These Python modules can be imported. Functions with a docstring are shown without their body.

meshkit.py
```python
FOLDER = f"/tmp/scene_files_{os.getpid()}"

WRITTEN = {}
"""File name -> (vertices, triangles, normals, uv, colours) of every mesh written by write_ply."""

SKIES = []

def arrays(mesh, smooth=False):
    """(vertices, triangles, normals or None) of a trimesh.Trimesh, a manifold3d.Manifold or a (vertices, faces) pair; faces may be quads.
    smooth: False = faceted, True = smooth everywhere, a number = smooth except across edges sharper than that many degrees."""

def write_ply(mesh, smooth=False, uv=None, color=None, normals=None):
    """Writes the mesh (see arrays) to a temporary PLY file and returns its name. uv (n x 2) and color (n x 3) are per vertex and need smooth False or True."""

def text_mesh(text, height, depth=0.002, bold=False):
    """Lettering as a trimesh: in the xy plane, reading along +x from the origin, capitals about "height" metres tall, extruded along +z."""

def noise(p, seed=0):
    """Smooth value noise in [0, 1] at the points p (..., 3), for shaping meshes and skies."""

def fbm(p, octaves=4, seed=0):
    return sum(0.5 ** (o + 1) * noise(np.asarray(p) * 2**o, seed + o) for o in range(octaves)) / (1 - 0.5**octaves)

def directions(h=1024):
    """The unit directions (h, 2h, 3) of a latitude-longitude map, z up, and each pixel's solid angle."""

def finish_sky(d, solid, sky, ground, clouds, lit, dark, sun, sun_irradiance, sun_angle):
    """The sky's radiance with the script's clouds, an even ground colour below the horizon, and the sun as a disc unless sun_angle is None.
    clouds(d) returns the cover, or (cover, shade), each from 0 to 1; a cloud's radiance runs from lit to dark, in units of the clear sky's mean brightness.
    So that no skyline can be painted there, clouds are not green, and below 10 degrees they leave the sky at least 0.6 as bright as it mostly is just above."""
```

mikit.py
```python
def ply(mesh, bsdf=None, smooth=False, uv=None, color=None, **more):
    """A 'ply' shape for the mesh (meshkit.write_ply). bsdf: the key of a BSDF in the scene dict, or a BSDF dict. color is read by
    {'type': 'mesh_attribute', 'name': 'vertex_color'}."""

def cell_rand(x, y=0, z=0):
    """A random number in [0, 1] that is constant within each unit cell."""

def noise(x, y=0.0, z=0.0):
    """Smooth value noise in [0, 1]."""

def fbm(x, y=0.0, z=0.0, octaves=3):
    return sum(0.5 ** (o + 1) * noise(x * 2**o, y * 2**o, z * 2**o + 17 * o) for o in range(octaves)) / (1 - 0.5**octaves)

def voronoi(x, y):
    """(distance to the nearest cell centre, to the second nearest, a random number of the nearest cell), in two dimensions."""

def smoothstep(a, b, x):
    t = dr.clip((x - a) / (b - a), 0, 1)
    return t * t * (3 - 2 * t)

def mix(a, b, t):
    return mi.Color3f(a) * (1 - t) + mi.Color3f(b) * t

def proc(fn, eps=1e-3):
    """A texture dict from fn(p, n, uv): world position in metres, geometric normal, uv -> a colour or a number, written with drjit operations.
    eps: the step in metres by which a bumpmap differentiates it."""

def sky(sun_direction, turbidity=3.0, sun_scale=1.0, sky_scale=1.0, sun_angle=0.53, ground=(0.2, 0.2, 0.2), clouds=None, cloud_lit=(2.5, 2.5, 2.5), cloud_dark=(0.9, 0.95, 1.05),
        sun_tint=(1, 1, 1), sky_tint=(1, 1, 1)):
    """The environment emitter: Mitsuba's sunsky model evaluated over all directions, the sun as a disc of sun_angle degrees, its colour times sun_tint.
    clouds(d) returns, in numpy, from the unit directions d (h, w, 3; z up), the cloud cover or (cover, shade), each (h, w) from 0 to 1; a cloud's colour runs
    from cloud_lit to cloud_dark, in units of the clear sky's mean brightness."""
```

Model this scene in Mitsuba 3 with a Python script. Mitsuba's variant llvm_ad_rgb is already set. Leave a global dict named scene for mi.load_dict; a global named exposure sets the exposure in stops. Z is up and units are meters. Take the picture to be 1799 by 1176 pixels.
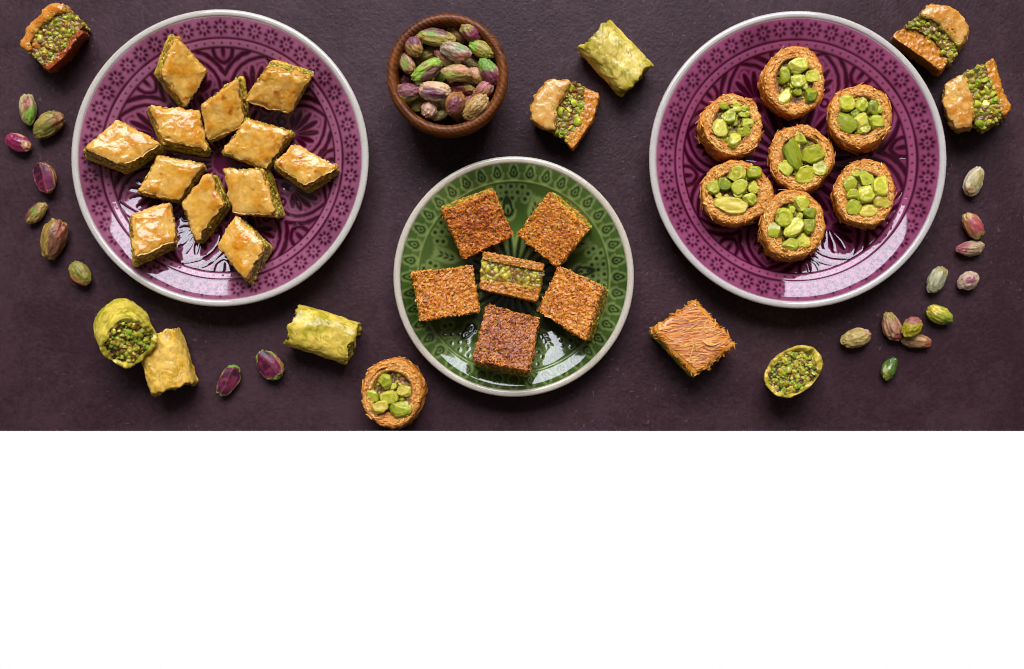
import math, random
import numpy as np, trimesh, manifold3d as m3, mitsuba as mi
from scipy.spatial import cKDTree, Delaunay
from shapely.geometry import Polygon
import mikit, meshkit
from mikit import proc, fbm, noise, smoothstep, mix, voronoi, cell_rand
import drjit as dr

scene = {}
labels = {}
T = mi.ScalarTransform4f

# ------------------------------------------------------------------ camera, light, exposure
S = 0.00036            # metres per pixel of the 1799 x 1176 photograph on the table top
HC = 0.70              # height of the lens above the table
scene['camera'] = {'type': 'perspective', 'fov_axis': 'x', 'fov': math.degrees(2 * math.atan(899.5 * S / HC)), 'near_clip': 0.05, 'far_clip': 20.0,
                   'to_world': T().look_at(origin=[0, 0, HC], target=[0, 0, 0], up=[0, 1, 0])}
LDIR = np.array([0.0, 0.67, 0.742]); LDIST = 2.4
LPOS = LDIR / np.linalg.norm(LDIR) * LDIST
KEY = (15.0, 15.1, 17.2)
scene['softbox'] = {'type': 'rectangle', 'to_world': T().look_at(origin=LPOS.tolist(), target=[0, 0, 0], up=[0, 0, 1]).scale([0.88, 0.64, 1.0]),
                    'emitter': {'type': 'area', 'radiance': {'type': 'rgb', 'value': list(KEY)}},
                    'bsdf': {'type': 'diffuse', 'reflectance': {'type': 'rgb', 'value': [0.8, 0.8, 0.8]}}}
labels['softbox'] = {'kind': 'structure'}
scene['room_light'] = {'type': 'constant', 'radiance': {'type': 'rgb', 'value': [0.150, 0.140, 0.145]}}
exposure = 0.0


def W(px, py, z=0.0):
    """The point at height z (metres) seen at pixel (px, py) of the photograph."""
    k = S * (1 - z / HC)
    return np.array([(px - 899.5) * k, (588 - py) * k, z])


def lin(c):
    c = np.asarray(c, float) / 255.0
    return np.where(c <= 0.04045, c / 12.92, ((c + 0.055) / 1.055) ** 2.4)


GAIN = np.array([1.40, 1.42, 1.62])


def C(r, g, b):
    """A base colour from the colour that a fully lit surface shows."""
    return np.clip(lin((r, g, b)) / GAIN, 0.001, 0.9)


# ------------------------------------------------------------------ materials
VC = {'type': 'mesh_attribute', 'name': 'vertex_color'}


def add_bsdf(name, d, two=True):
    scene[name] = {'type': 'twosided', 'b': d} if two else d


def rgb(v):
    return {'type': 'rgb', 'value': [float(x) for x in v]}


add_bsdf('glaze', {'type': 'principled', 'base_color': VC, 'roughness': 0.05, 'specular': 0.42})
add_bsdf('syrup_pastry', {'type': 'principled', 'base_color': VC, 'roughness': 0.20, 'specular': 0.42})
add_bsdf('satin_pastry', {'type': 'principled', 'base_color': VC, 'roughness': 0.30, 'specular': 0.40})
add_bsdf('roll_skin', {'type': 'principled', 'base_color': VC, 'roughness': 0.34, 'specular': 0.34})
add_bsdf('dry_pastry', {'type': 'principled', 'base_color': VC, 'roughness': 0.6, 'specular': 0.3})
add_bsdf('sticky_crust', {'type': 'principled', 'base_color': VC, 'roughness': 0.40, 'specular': 0.45})
add_bsdf('nut_flesh', {'type': 'principled', 'base_color': VC, 'roughness': 0.33, 'specular': 0.4})
add_bsdf('nut_skin', {'type': 'principled', 'base_color': VC, 'roughness': 0.48, 'specular': 0.4})
add_bsdf('nut_gloss', {'type': 'principled', 'base_color': VC, 'roughness': 0.3, 'specular': 0.5})


def slate_colour(p, n, uv):
    big = fbm(p.x * 9 + 3, p.y * 9, 0.5, octaves=4)
    mid = fbm(p.x * 55, p.y * 55, 2.5, octaves=3)
    fine = noise(p.x * 900, p.y * 900, 1.0)
    grain = noise(p.x * 420 + 30, p.y * 420, 4.0)
    a = mi.Color3f(0.0215, 0.0062, 0.0082)
    b = mi.Color3f(0.0385, 0.0158, 0.0195)
    t = dr.clip(0.42 + (big - 0.5) * 2.8 + (mid - 0.5) * 1.5 + (fine - 0.5) * 0.55 + (grain - 0.5) * 0.55, 0, 1)
    c = mix(a, b, t)
    speck = smoothstep(0.90, 0.98, noise(p.x * 640, p.y * 640, 9.0)) * smoothstep(0.42, 0.62, fbm(p.x * 14, p.y * 14, 7.0))
    return c + mi.Color3f(0.045, 0.034, 0.038) * speck


def slate_bump(p, n, uv):
    return 0.6 * noise(p.x * 900, p.y * 900, 3.0) + 0.45 * noise(p.x * 480, p.y * 480, 1.0)


scene['slate'] = {'type': 'twosided', 'b': {'type': 'bumpmap', 'arbitrary': proc(slate_bump, eps=3e-4), 'scale': 0.00020,
                  'bsdf': {'type': 'principled', 'base_color': proc(slate_colour), 'roughness': 0.55, 'specular': 0.20}}}
scene['white_matte'] = {'type': 'twosided', 'b': {'type': 'diffuse', 'reflectance': rgb((0.95, 0.95, 0.94))}}

# ------------------------------------------------------------------ helpers for meshes and entries
BASE_N = {}


def key(name, parent=None):
    k = name if parent is None else parent + '__' + name
    n = BASE_N.get(k, 0)
    BASE_N[k] = n + 1
    return k if n == 0 else '%s_%03d' % (k, n)


def thing(name, label, cat, group=None):
    k = key(name)
    labels[k] = {'label': label, 'category': cat}
    if group:
        labels[k]['group'] = group
    return k


def put(name, parent, v, f, col, bsdf, smooth=True, kind=None, label=None):
    k = key(name, parent)
    scene[k] = mikit.ply((v, f), bsdf, smooth=smooth, color=np.broadcast_to(col, v.shape))
    if kind or label:
        labels[k] = {}
        if kind:
            labels[k]['kind'] = kind
        if label:
            labels[k]['label'] = label
    return k


def N(p, f, seed, o=3):
    return meshkit.fbm(np.asarray(p) * f, o, seed)


class Worley:
    """Distances to scattered points: lumps and crumbs."""
    def __init__(self, spacing, seed):
        rng = np.random.default_rng(seed)
        n = int((0.09 / spacing) ** 3)
        if n > 400000:
            n = 400000
        self.side = spacing * n ** (1 / 3)
        self.pts = rng.random((n, 3)) * self.side
        self.tree = cKDTree(self.pts, boxsize=self.side)
        self.rand = rng.random((n, 3))
        self.sp = spacing

    def __call__(self, p, stretch=(1, 1, 1)):
        q = np.mod(np.asarray(p) * np.asarray(stretch) + 13.37, self.side) % self.side
        d, i = self.tree.query(q, k=2, workers=-1)
        return d[:, 0] / self.sp, d[:, 1] / self.sp, self.rand[i[:, 0]]


WOR = {k: Worley(k, int(k * 1e6)) for k in (0.0014, 0.0020, 0.0030, 0.0045)}


def vnormals(v, f):
    n = np.zeros_like(v)
    fn = np.cross(v[f[:, 1]] - v[f[:, 0]], v[f[:, 2]] - v[f[:, 0]])
    for k in range(3):
        np.add.at(n, f[:, k], fn)
    return n / np.maximum(np.linalg.norm(n, axis=1, keepdims=True), 1e-15)


def laplace(v, f, it, lam=0.5):
    from scipy.sparse import coo_matrix
    e = np.vstack([f[:, [0, 1]], f[:, [1, 2]], f[:, [2, 0]]])
    e = np.vstack([e, e[:, ::-1]])
    a = coo_matrix((np.ones(len(e)), (e[:, 0], e[:, 1])), (len(v), len(v))).tocsr()
    a.data[:] = 1
    deg = np.asarray(a.sum(1)).ravel()[:, None]
    for _ in range(it):
        v = v + lam * (a @ v / deg - v)
    return v


EDGE = 0.00062


def prism(poly, z0, z1, rnd=0.0015, it=4, edge=EDGE):
    """A dense prism of the xy polygon (metres) between z0 and z1, its corners and edges rounded."""
    p = Polygon(poly)
    if not p.is_valid:
        p = p.buffer(0)
    p = p.buffer(-rnd).buffer(rnd, quad_segs=4).simplify(0.0001)
    if p.geom_type != 'Polygon':
        p = max(p.geoms, key=lambda g: g.area)
    p = trimesh.path.polygons.repair_invalid(p) if not p.is_valid else p
    ring = np.array(p.exterior.coords)[:-1]
    if Polygon(ring).exterior.is_ccw is False:
        ring = ring[::-1]
    m = m3.Manifold.extrude(m3.CrossSection([ring]), z1 - z0).translate([0, 0, z0]).refine_to_length(edge)
    mm = m.to_mesh()
    v, f = np.array(mm.vert_properties[:, :3], float), np.array(mm.tri_verts, int)
    if it:
        v = laplace(v, f, it)
    return v, f


def tilt_map(top, base):
    """Leans a block whose axis is z about the middle of its top so that its axis runs from base to top."""
    ax = np.asarray(top) - np.asarray(base)
    L = np.linalg.norm(ax)
    z = ax / L
    R = trimesh.geometry.align_vectors([0, 0, 1], z)[:3, :3]
    return R, L


def mixc(a, b, t):
    t = np.clip(np.asarray(t), 0, 1)[:, None]
    return np.asarray(a) * (1 - t) + np.asarray(b) * t


def sstep(a, b, x):
    t = np.clip((x - a) / (b - a), 0, 1)
    return t * t * (3 - 2 * t)


_ICO = {k: trimesh.creation.icosphere(subdivisions=k) for k in (1, 2, 3)}


def chunk(rng, size, sub=1, flat=0.75):
    """One broken bit of nut."""
    m = _ICO[sub]
    v = m.vertices.copy()
    for _ in range(4):
        d = rng.normal(size=3); d /= np.linalg.norm(d)
        h = rng.uniform(0.45, 0.8)
        s = v @ d
        v = v - np.outer(np.maximum(s - h, 0), d)
    v *= rng.uniform(0.65, 1.15, 3) * np.array([1, 1, flat])
    q = trimesh.transformations.random_rotation_matrix(rng.random(3))[:3, :3]
    return (v @ q.T) * size, m.faces


NUTPAL = [C(190, 194, 56), C(172, 180, 40), C(140, 160, 34), C(208, 192, 70), C(144, 176, 50), C(184, 160, 50)]
DUSKPAL = NUTPAL + [C(150, 134, 44), C(150, 96, 44), C(124, 70, 60), C(120, 124, 34), C(200, 164, 70)]
PALEPAL = [C(200, 190, 70), C(172, 176, 52), C(214, 190, 90), C(140, 150, 44), C(180, 140, 60), C(150, 110, 50)]


def scatter(parent, pts, nor, n, lo, hi, seed, pal=DUSKPAL, name='nut_crumbs', each=False, sink=0.2):
    rng = np.random.default_rng(seed)
    if len(pts) == 0:
        return
    idx = rng.integers(0, len(pts), n)
    V, F, K, o = [], [], [], 0
    for i in idx:
        s = rng.uniform(lo, hi) * 0.5
        v, f = chunk(rng, s)
        v = v + pts[i] - nor[i] * s * sink
        c = pal[rng.integers(len(pal))] * rng.uniform(0.75, 1.15)
        cc = np.clip(c[None] * (0.85 + 0.4 * meshkit.noise(v * 900, seed)[:, None]), 0, 0.9)
        if each:
            put(name, parent, v, f, cc, 'nut_flesh', smooth=False)
        else:
            V.append(v); F.append(f + o); K.append(cc); o += len(v)
    if not each:
        put(name, parent, np.vstack(V), np.vstack(F), np.vstack(K), 'nut_flesh', smooth=False, kind='stuff')


def shreds(parent, pts, nor, n, ln, rad, cols, seed, name='pastry_shreds', lift=0.3, along=None, out=0.0):
    """Short threads of pastry lying on a surface."""
    rng = np.random.default_rng(seed)
    i = rng.integers(0, len(pts), n)
    p, m = pts[i], nor[i]
    d = rng.normal(size=(n, 3)) if along is None else along[i] + 0.45 * rng.normal(size=(n, 3))
    d = d - m * (d * m).sum(1, keepdims=True)
    d /= np.linalg.norm(d, axis=1, keepdims=True) + 1e-12
    b = np.cross(m, d)
    L = rng.uniform(*ln, n)[:, None]
    r = rad * rng.uniform(0.7, 1.3, n)[:, None]
    k = np.linspace(-0.5, 0.5, 5)
    bend = rng.normal(0, 0.35, n)[:, None]
    rise = rng.uniform(-0.05, out + 0.05, n)[:, None]
    P = np.stack([p + d * L * x + b * L * bend * (x * x - 0.08) + m * (r * lift + L * rise * (x + 0.3)) for x in k], 1)
    a = np.arange(5) * 2 * np.pi / 5
    R_ = r * np.array([0.55, 1, 1, 1, 0.55])
    V = P[:, :, None] + R_[:, :, None, None] * (np.cos(a)[None, None, :, None] * m[:, None, None] + np.sin(a)[None, None, :, None] * b[:, None, None])
    f = []
    for j in range(4):
        for q in range(5):
            w = [j * 5 + q, j * 5 + (q + 1) % 5, (j + 1) * 5 + (q + 1) % 5, (j + 1) * 5 + q]
            f += [(w[0], w[1], w[2]), (w[0], w[2], w[3])]
    F = (np.array(f)[None] + 25 * np.arange(n)[:, None, None]).reshape(-1, 3)
    c = np.array(cols)[rng.integers(len(cols), size=n)] * rng.uniform(0.8, 1.15, n)[:, None]
    put(name, parent, V.reshape(-1, 3), F, np.clip(np.repeat(c, 25, 0), .0015, .9), 'satin_pastry', kind='stuff')


# ------------------------------------------------------------------ the table top and the white sheet over its front
YE = W(900, 757)[1]


def sheet(name, x0, x1, y0, y1, z0, z1, bsdf):
    m = trimesh.creation.box(bounds=[[x0, y0, z0], [x1, y1, z1]])
    scene[name] = mikit.ply(m, bsdf)
    labels[name] = {'kind': 'structure'}


sheet('tabletop', -1.2, 1.2, -1.0, 1.0, -0.03, 0.0, 'slate')
YB = W(900, 757.5, 0.028)[1]
_b = trimesh.creation.extrude_polygon(Polygon([(YB, 0.028), (YB - 0.03, 0.0004), (-0.9, 0.0004), (-0.9, 0.028)]), 2.0, engine='earcut')
_v = np.array(_b.vertices)
scene['white_surface'] = mikit.ply((np.c_[_v[:, 2] - 1.0, _v[:, 0], _v[:, 1]], np.array(_b.faces)), 'white_matte')
labels['white_surface'] = {'kind': 'structure'}


# ------------------------------------------------------------------ plates
def polyd(x, y, pts):
    """Distance to a polyline."""
    d = np.full(x.shape, 1e9)
    for (x0, y0), (x1, y1) in zip(pts[:-1], pts[1:]):
        dx, dy = x1 - x0, y1 - y0
        t = np.clip(((x - x0) * dx + (y - y0) * dy) / (dx * dx + dy * dy), 0, 1)
        d = np.minimum(d, np.hypot(x - x0 - t * dx, y - y0 - t * dy))
    return d


def elld(x, y, cx, cy, a, b, ang=0.0):
    c, s = math.cos(ang), math.sin(ang)
    u, v = (x - cx) * c + (y - cy) * s, -(x - cx) * s + (y - cy) * c
    k = np.hypot(u / a, v / b)
    return (k - 1) * min(a, b)


def tear(x, y, x0, y0, x1, y1, w):
    """A seed stroke, thin at (x0, y0), thickest near its far end."""
    dx, dy = x1 - x0, y1 - y0
    L2 = dx * dx + dy * dy
    t = np.clip(((x - x0) * dx + (y - y0) * dy) / L2, 0, 1)
    return np.hypot(x - x0 - t * dx, y - y0 - t * dy) - w * (0.18 + 0.82 * np.sin(np.pi * np.clip(t, 0, 1) ** 1.3 * 0.86) ** 0.8)


def fold(r, th, n, off):
    a = 2 * np.pi / n
    t = np.mod(th - off + a / 2, a) - a / 2
    return r * np.sin(t), r * np.cos(t)


def purple_pattern(r, th, rot, nfl, seed):
    wob = 1.6 * (meshkit.noise(np.stack([r * np.cos(th) / 9, r * np.sin(th) / 9, 0 * r], -1), seed) - 0.5)
    u, v = fold(r, th, 8, math.radians(67.5) + rot)
    au = np.abs(u)
    D = polyd(au, v, [(0, 199), (12, 192), (26, 182), (37, 169), (43, 155), (45, 140), (42, 126), (36, 114)]) - 2.5
    D = np.minimum(D, polyd(au, v, [(13, 206), (28, 198), (41, 186), (50, 174), (56, 160), (59.5, 143)]) - 3.4 - 1.5 * wob)
    for a, L in ((0, 50), (21, 48), (42, 41), (63, 32)):
        ra = math.radians(a)
        D = np.minimum(D, tear(au, v, 10 * math.sin(ra), 128 + 10 * math.cos(ra), L * math.sin(ra), 128 + L * math.cos(ra), 4.6))
    D = np.minimum(D, elld(au, v, 0, 117, 5.5, 10))
    tu, tv = fold(r, th, 8, math.radians(90) + rot)
    at = np.abs(tu)
    D = np.minimum(D, polyd(at, tv, [(15, 204), (17.5, 195), (14.5, 184), (7, 177), (0, 174)]) - 2.9)
    D = np.minimum(D, elld(at, tv, 0, 194, 3.4, 10))
    D = np.minimum(D, elld(at, tv, 0, 141, 6, 3.6))
    D = np.minimum(D, np.abs(np.hypot(at - 19, tv - 122) - 6.5) - 1.9)
    iu, iv = fold(r, th, 24, rot)
    D = np.minimum(D, tear(iu, iv, 0, 30, 0, 104, 5.0))
    D = np.where(r > 199, 6.0, D)
    D = np.minimum(D, np.abs(r - 199.5) - 1.2)
    band = sstep(199.5, 202, r) * (1 - sstep(211, 214, r))
    bu, bv = fold(r, th, 84, rot)
    D = np.minimum(D, np.hypot(bu, bv - 206.5) - 1.9)
    D = np.minimum(D, np.abs(r - 214.5) - 1.6)
    fu, fv = fold(r, th, nfl, rot)
    fa = np.arctan2(fu, fv - 232)
    fr = np.hypot(fu, fv - 232)
    pa = np.mod(fa + np.pi / 8, np.pi / 4) - np.pi / 8
    F = elld(fr * np.cos(pa), fr * np.sin(pa), 9.4, 0, 3.9, 2.6)
    F = np.minimum(F, fr - 1.7)
    D = np.minimum(D, F)
    halo = np.exp(-((fr - 4.6) / 1.9) ** 2)
    rimt = np.mod(th * 64 / (2 * np.pi), 1.0)
    return D, band, halo


def green_pattern(r, th, rot, nfl, seed):
    D = np.full(r.shape, 12.0)
    u, v = fold(r, th, 8, math.radians(72.5))
    leafD = np.maximum(np.hypot(u - 26, v - 128) - 36, np.hypot(u + 26, v - 128) - 36) + 0.0
    for k in (116, 126, 136):
        D = np.minimum(D, elld(np.abs(u), v, 3.0, k, 2.0, 4.6, -0.5))
    du, dv = fold(r, th, 8, math.radians(95))
    a = np.where(dv > 122, 22.0, 13.0)
    dd = (np.hypot(du / 10.0, (dv - 122) / a) - 1) * 10 + np.where(dv > 122, np.abs(du) * 0.25, 0)
    D = np.minimum(D, np.abs(dd + 1.6) - 2.2)
    D = np.minimum(D, elld(du, dv, 0, 119, 2.3, 5))
    for rr, us in ((161, (9, 29)), (151, (0, 20, 38)), (141, (10, 32)), (133, (0,))):
        for q in us:
            D = np.minimum(D, np.hypot(np.abs(du) - q, dv - (rr - q * q * 0.004)) - 2.6)
    iu, iv = fold(r, th, 24, 0.1)
    D = np.minimum(D, tear(iu, iv, 0, 20, 0, 78, 3.4))
    D = np.where(r > 166, 12.0, D)
    gu, gv = fold(r, th, 40, math.radians(90))
    up = gv > 185
    a = np.where(up, 12.0, 7.6)
    g = (np.hypot(gu / 6.9, (gv - 184) / a) - 1) * 6.9 + np.where(up, np.abs(gu) * 0.3, 0)
    D = np.minimum(D, np.abs(g + 1.2) - 1.25)
    D = np.minimum(D, elld(gu, gv, 0, 184, 1.8, 2.8))
    line = 1.25 * np.exp(-((r - 170) / 1.6) ** 2)
    halo = np.exp(-np.maximum(g + 3.0, 0) ** 2 / 3) * 0.32 + sstep(1.5, -2, leafD) * 0.9 * (r < 166) + np.exp(-np.maximum(dd + 5, 0) ** 2 / 6) * 0.5 * (r < 166)
    return D, line, halo


def plate_z(r, R):
    """Height above the foot (in units of the plate radius of 1) of the top of the plate."""
    t = np.asarray(r) / R
    m = np.interp(t, [0, 0.36, 0.60, 0.72, 0.80, 0.89, 0.93, 1.0], [0.0, 0.0, 0.36, 0.42, 0.42, 0.34, 0.20, 0.16])
    return m


def make_profile(R, z0, k):
    rr = np.linspace(0, R, 2001)
    zz = z0 + np.concatenate([[0], np.cumsum(plate_z(rr[1:], R) * np.diff(rr))]) * k
    return lambda r: np.interp(r, rr, zz)


def make_plate(name, cx, cy, Rpx, pattern, cols, label, rot, nfl, seed, groove=0.00018):
    """cx, cy, Rpx: the rim as seen in the photograph."""
    dark, midc, light, white = cols
    zr = 0.0
    for _ in range(4):
        R = Rpx * S * (1 - zr / HC)
        prof = make_profile(R, 0.0062, 1.0)
        zr = float(prof(R)) + 0.0012
    c = W(cx, cy, zr)
    t = thing(name, label, 'plate')
    step = 0.00056
    rin = R - 0.0038
    pts = [np.zeros((1, 2))]
    rings = np.arange(step, rin, step)
    rings = np.append(rings[:-1], rin)
    rng = np.random.default_rng(seed)
    for q in rings:
        n = max(8, int(2 * np.pi * q / step))
        a = np.arange(n) * 2 * np.pi / n + rng.random() * 6
        pts.append(np.stack([q * np.cos(a), q * np.sin(a)], -1))
    P = np.vstack(pts)
    f = Delaunay(P).simplices
    d1, d2 = P[f[:, 1]] - P[f[:, 0]], P[f[:, 2]] - P[f[:, 0]]
    flip = d1[:, 0] * d2[:, 1] - d1[:, 1] * d2[:, 0] < 0
    f[flip] = f[flip][:, ::-1]
    r = np.hypot(P[:, 0], P[:, 1]); th = np.arctan2(P[:, 1], P[:, 0])
    rp = r / R * Rpx
    D, band, halo = pattern(rp, th, rot, nfl, seed)
    G = sstep(1.4, -1.8, D)
    z = prof(r) - groove * G * (1 - 1.0 * sstep(Rpx * 0.765, Rpx * 0.80, rp)) + 0.00035 * band + 0.00018 * (N(np.c_[P, 0 * r], 60, seed, 2) - 0.5)
    edge_light = np.exp(-((D - 3.4) / 2.4) ** 2)
    tone = N(np.c_[P, 0 * r], 45, seed + 5, 3)
    col = mixc(np.broadcast_to(midc, (len(P), 3)), light, 0.80 * edge_light + 0.75 * band + 0.75 * halo + 0.5 * (tone - 0.5))
    col = mixc(col, dark, G * 0.96 + 0.35 * sstep(0.55, 0.3, tone) * (1 - band))
    if pattern is purple_pattern:
        col = mixc(col, light, 0.55 * sstep(212, 222, rp) * (1 - G) * (0.4 + tone))
        fade = sstep(Rpx * 0.948, Rpx * 0.964, rp + 2.0 * (tone - 0.5))
    else:
        col = mixc(col, dark, 0.35 * sstep(196, 200, rp))
        fade = sstep(Rpx * 0.943, Rpx * 0.955, rp + 1.5 * (tone - 0.5))
    col = mixc(col, white, fade)
    v = np.c_[P + c[:2], z]
    put('glazed_face', t, v, f, col, 'glaze')
    # rim lip, underside and foot
    zi = float(prof(rin)); zo = float(prof(R))
    pr = [(R - 0.0044, zi - 0.0012)]
    for a in np.linspace(160, -110, 18):
        pr.append((R - 0.0021 + 0.0021 * math.cos(math.radians(a)), zi - 0.0004 + 0.0014 * math.sin(math.radians(a))))
    pr += [(R * 0.85, zo - 0.0105), (R * 0.66, 0.0042), (R * 0.60, 0.0008), (R * 0.57, 0.0008), (R * 0.55, 0.0030), (R * 0.3, 0.0032), (0.001, 0.0032)]
    pr = np.array(pr)
    n = 420
    a = np.arange(n) * 2 * np.pi / n
    V = np.stack([pr[None, :, 0] * np.cos(a)[:, None], pr[None, :, 0] * np.sin(a)[:, None], np.broadcast_to(pr[None, :, 1], (n, len(pr)))], -1).reshape(-1, 3)
    m = len(pr)
    i, j = np.meshgrid(np.arange(n), np.arange(m - 1), indexing='ij')
    q = np.stack([i * m + j, i * m + j + 1, ((i + 1) % n) * m + j + 1, ((i + 1) % n) * m + j], -1).reshape(-1, 4)
    F = np.vstack([q[:, [0, 2, 1]], q[:, [0, 3, 2]]])
    nn = N(V, 120, seed + 9, 3)
    col = white * (0.95 + 0.10 * nn[:, None])
    V = V + np.array([c[0], c[1], 0]) 
    F = F[:, ::-1] if vnormals(V, F)[5, 2] < 0 else F
    put('rim', t, V, F, np.clip(col, 0, .9), 'glaze', label='thick off-white rim of the plate')
    return c, R, prof


PURPLE = (C(54, 1, 27), C(100, 22, 62), C(156, 92, 124), C(200, 194, 190))
GREEN = (C(20, 34, 12), C(62, 86, 30), C(122, 142, 80), C(204, 196, 182))
PL = make_plate('purple_plate', 385, 277, 262, purple_pattern, PURPLE, 'purple plate with raised floral pattern under the golden diamond pastries', 0.0, 48, 11)
PR = make_plate('purple_plate', 1403, 280, 262, purple_pattern, (C(54, 0, 28), C(98, 16, 62), C(154, 78, 118), C(200, 194, 194)), 'purple plate with raised floral pattern under the round pistachio nests', 0.13, 48, 12)
PG = make_plate('green_plate', 902.5, 486, 212, green_pattern, GREEN, 'smaller green plate with leaf pattern and off-white rim under the brown square pastries', 0.0, 40, 13, groove=0.00018)


def rest(plate, px, py):
    """Height of the plate's face about where the photograph shows the pixel."""
    c, R, prof = plate
    p = W(px, py, 0.012)
    return float(prof(math.hypot(p[0] - c[0], p[1] - c[1])))


# ------------------------------------------------------------------ layered pastry blocks
def layer_block(parent, corners, d, zb, zt, layers, seed, lean=1.0, rnd=0.0016):
    """corners: the top face in pixels; d: how far the photograph shows the foot shifted (pixels); layers: (name, t0, t1, style, grow)."""
    rng = np.random.default_rng(seed)
    pts = np.array(corners, float)
    mid = pts.mean(0)
    top = W(mid[0], mid[1], zt)
    base = W(mid[0] + d[0], mid[1] + d[1], zb)
    R, L = tilt_map(top, base)
    poly = np.array([W(p[0], p[1], zt)[:2] for p in pts]) - top[:2]
    out = {}
    for (name, t0, t1, style, grow) in layers:
        g = np.array(Polygon(poly).buffer(grow, join_style=2).exterior.coords)[:-1] if grow else poly
        v, f = prism(g, -L * (1 - t0), -L * (1 - t1), rnd=rnd, it=style.get('soft', 4))
        n = vnormals(v, f)
        t = 1 + v[:, 2] / L
        q = v + rng.random(3) * 3
        v, col = style['fn'](v, n, q, t, t0, t1, poly, seed, style)
        keep = n[f].mean(1)[:, 2] > -0.8 if t0 > 0.01 else np.ones(len(f), bool)
        w = v @ R.T + top
        k = put(name, parent, w, f, np.clip(col, 0.0015, 0.9), style['bsdf'])
        out[name] = (w, f, k)
    return out


def inset_dist(v, poly):
    """Distance inside the outline of the block."""
    P = np.vstack([poly, poly[:1]])
    return polyd(v[:, 0], v[:, 1], [tuple(a) for a in P])


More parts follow.
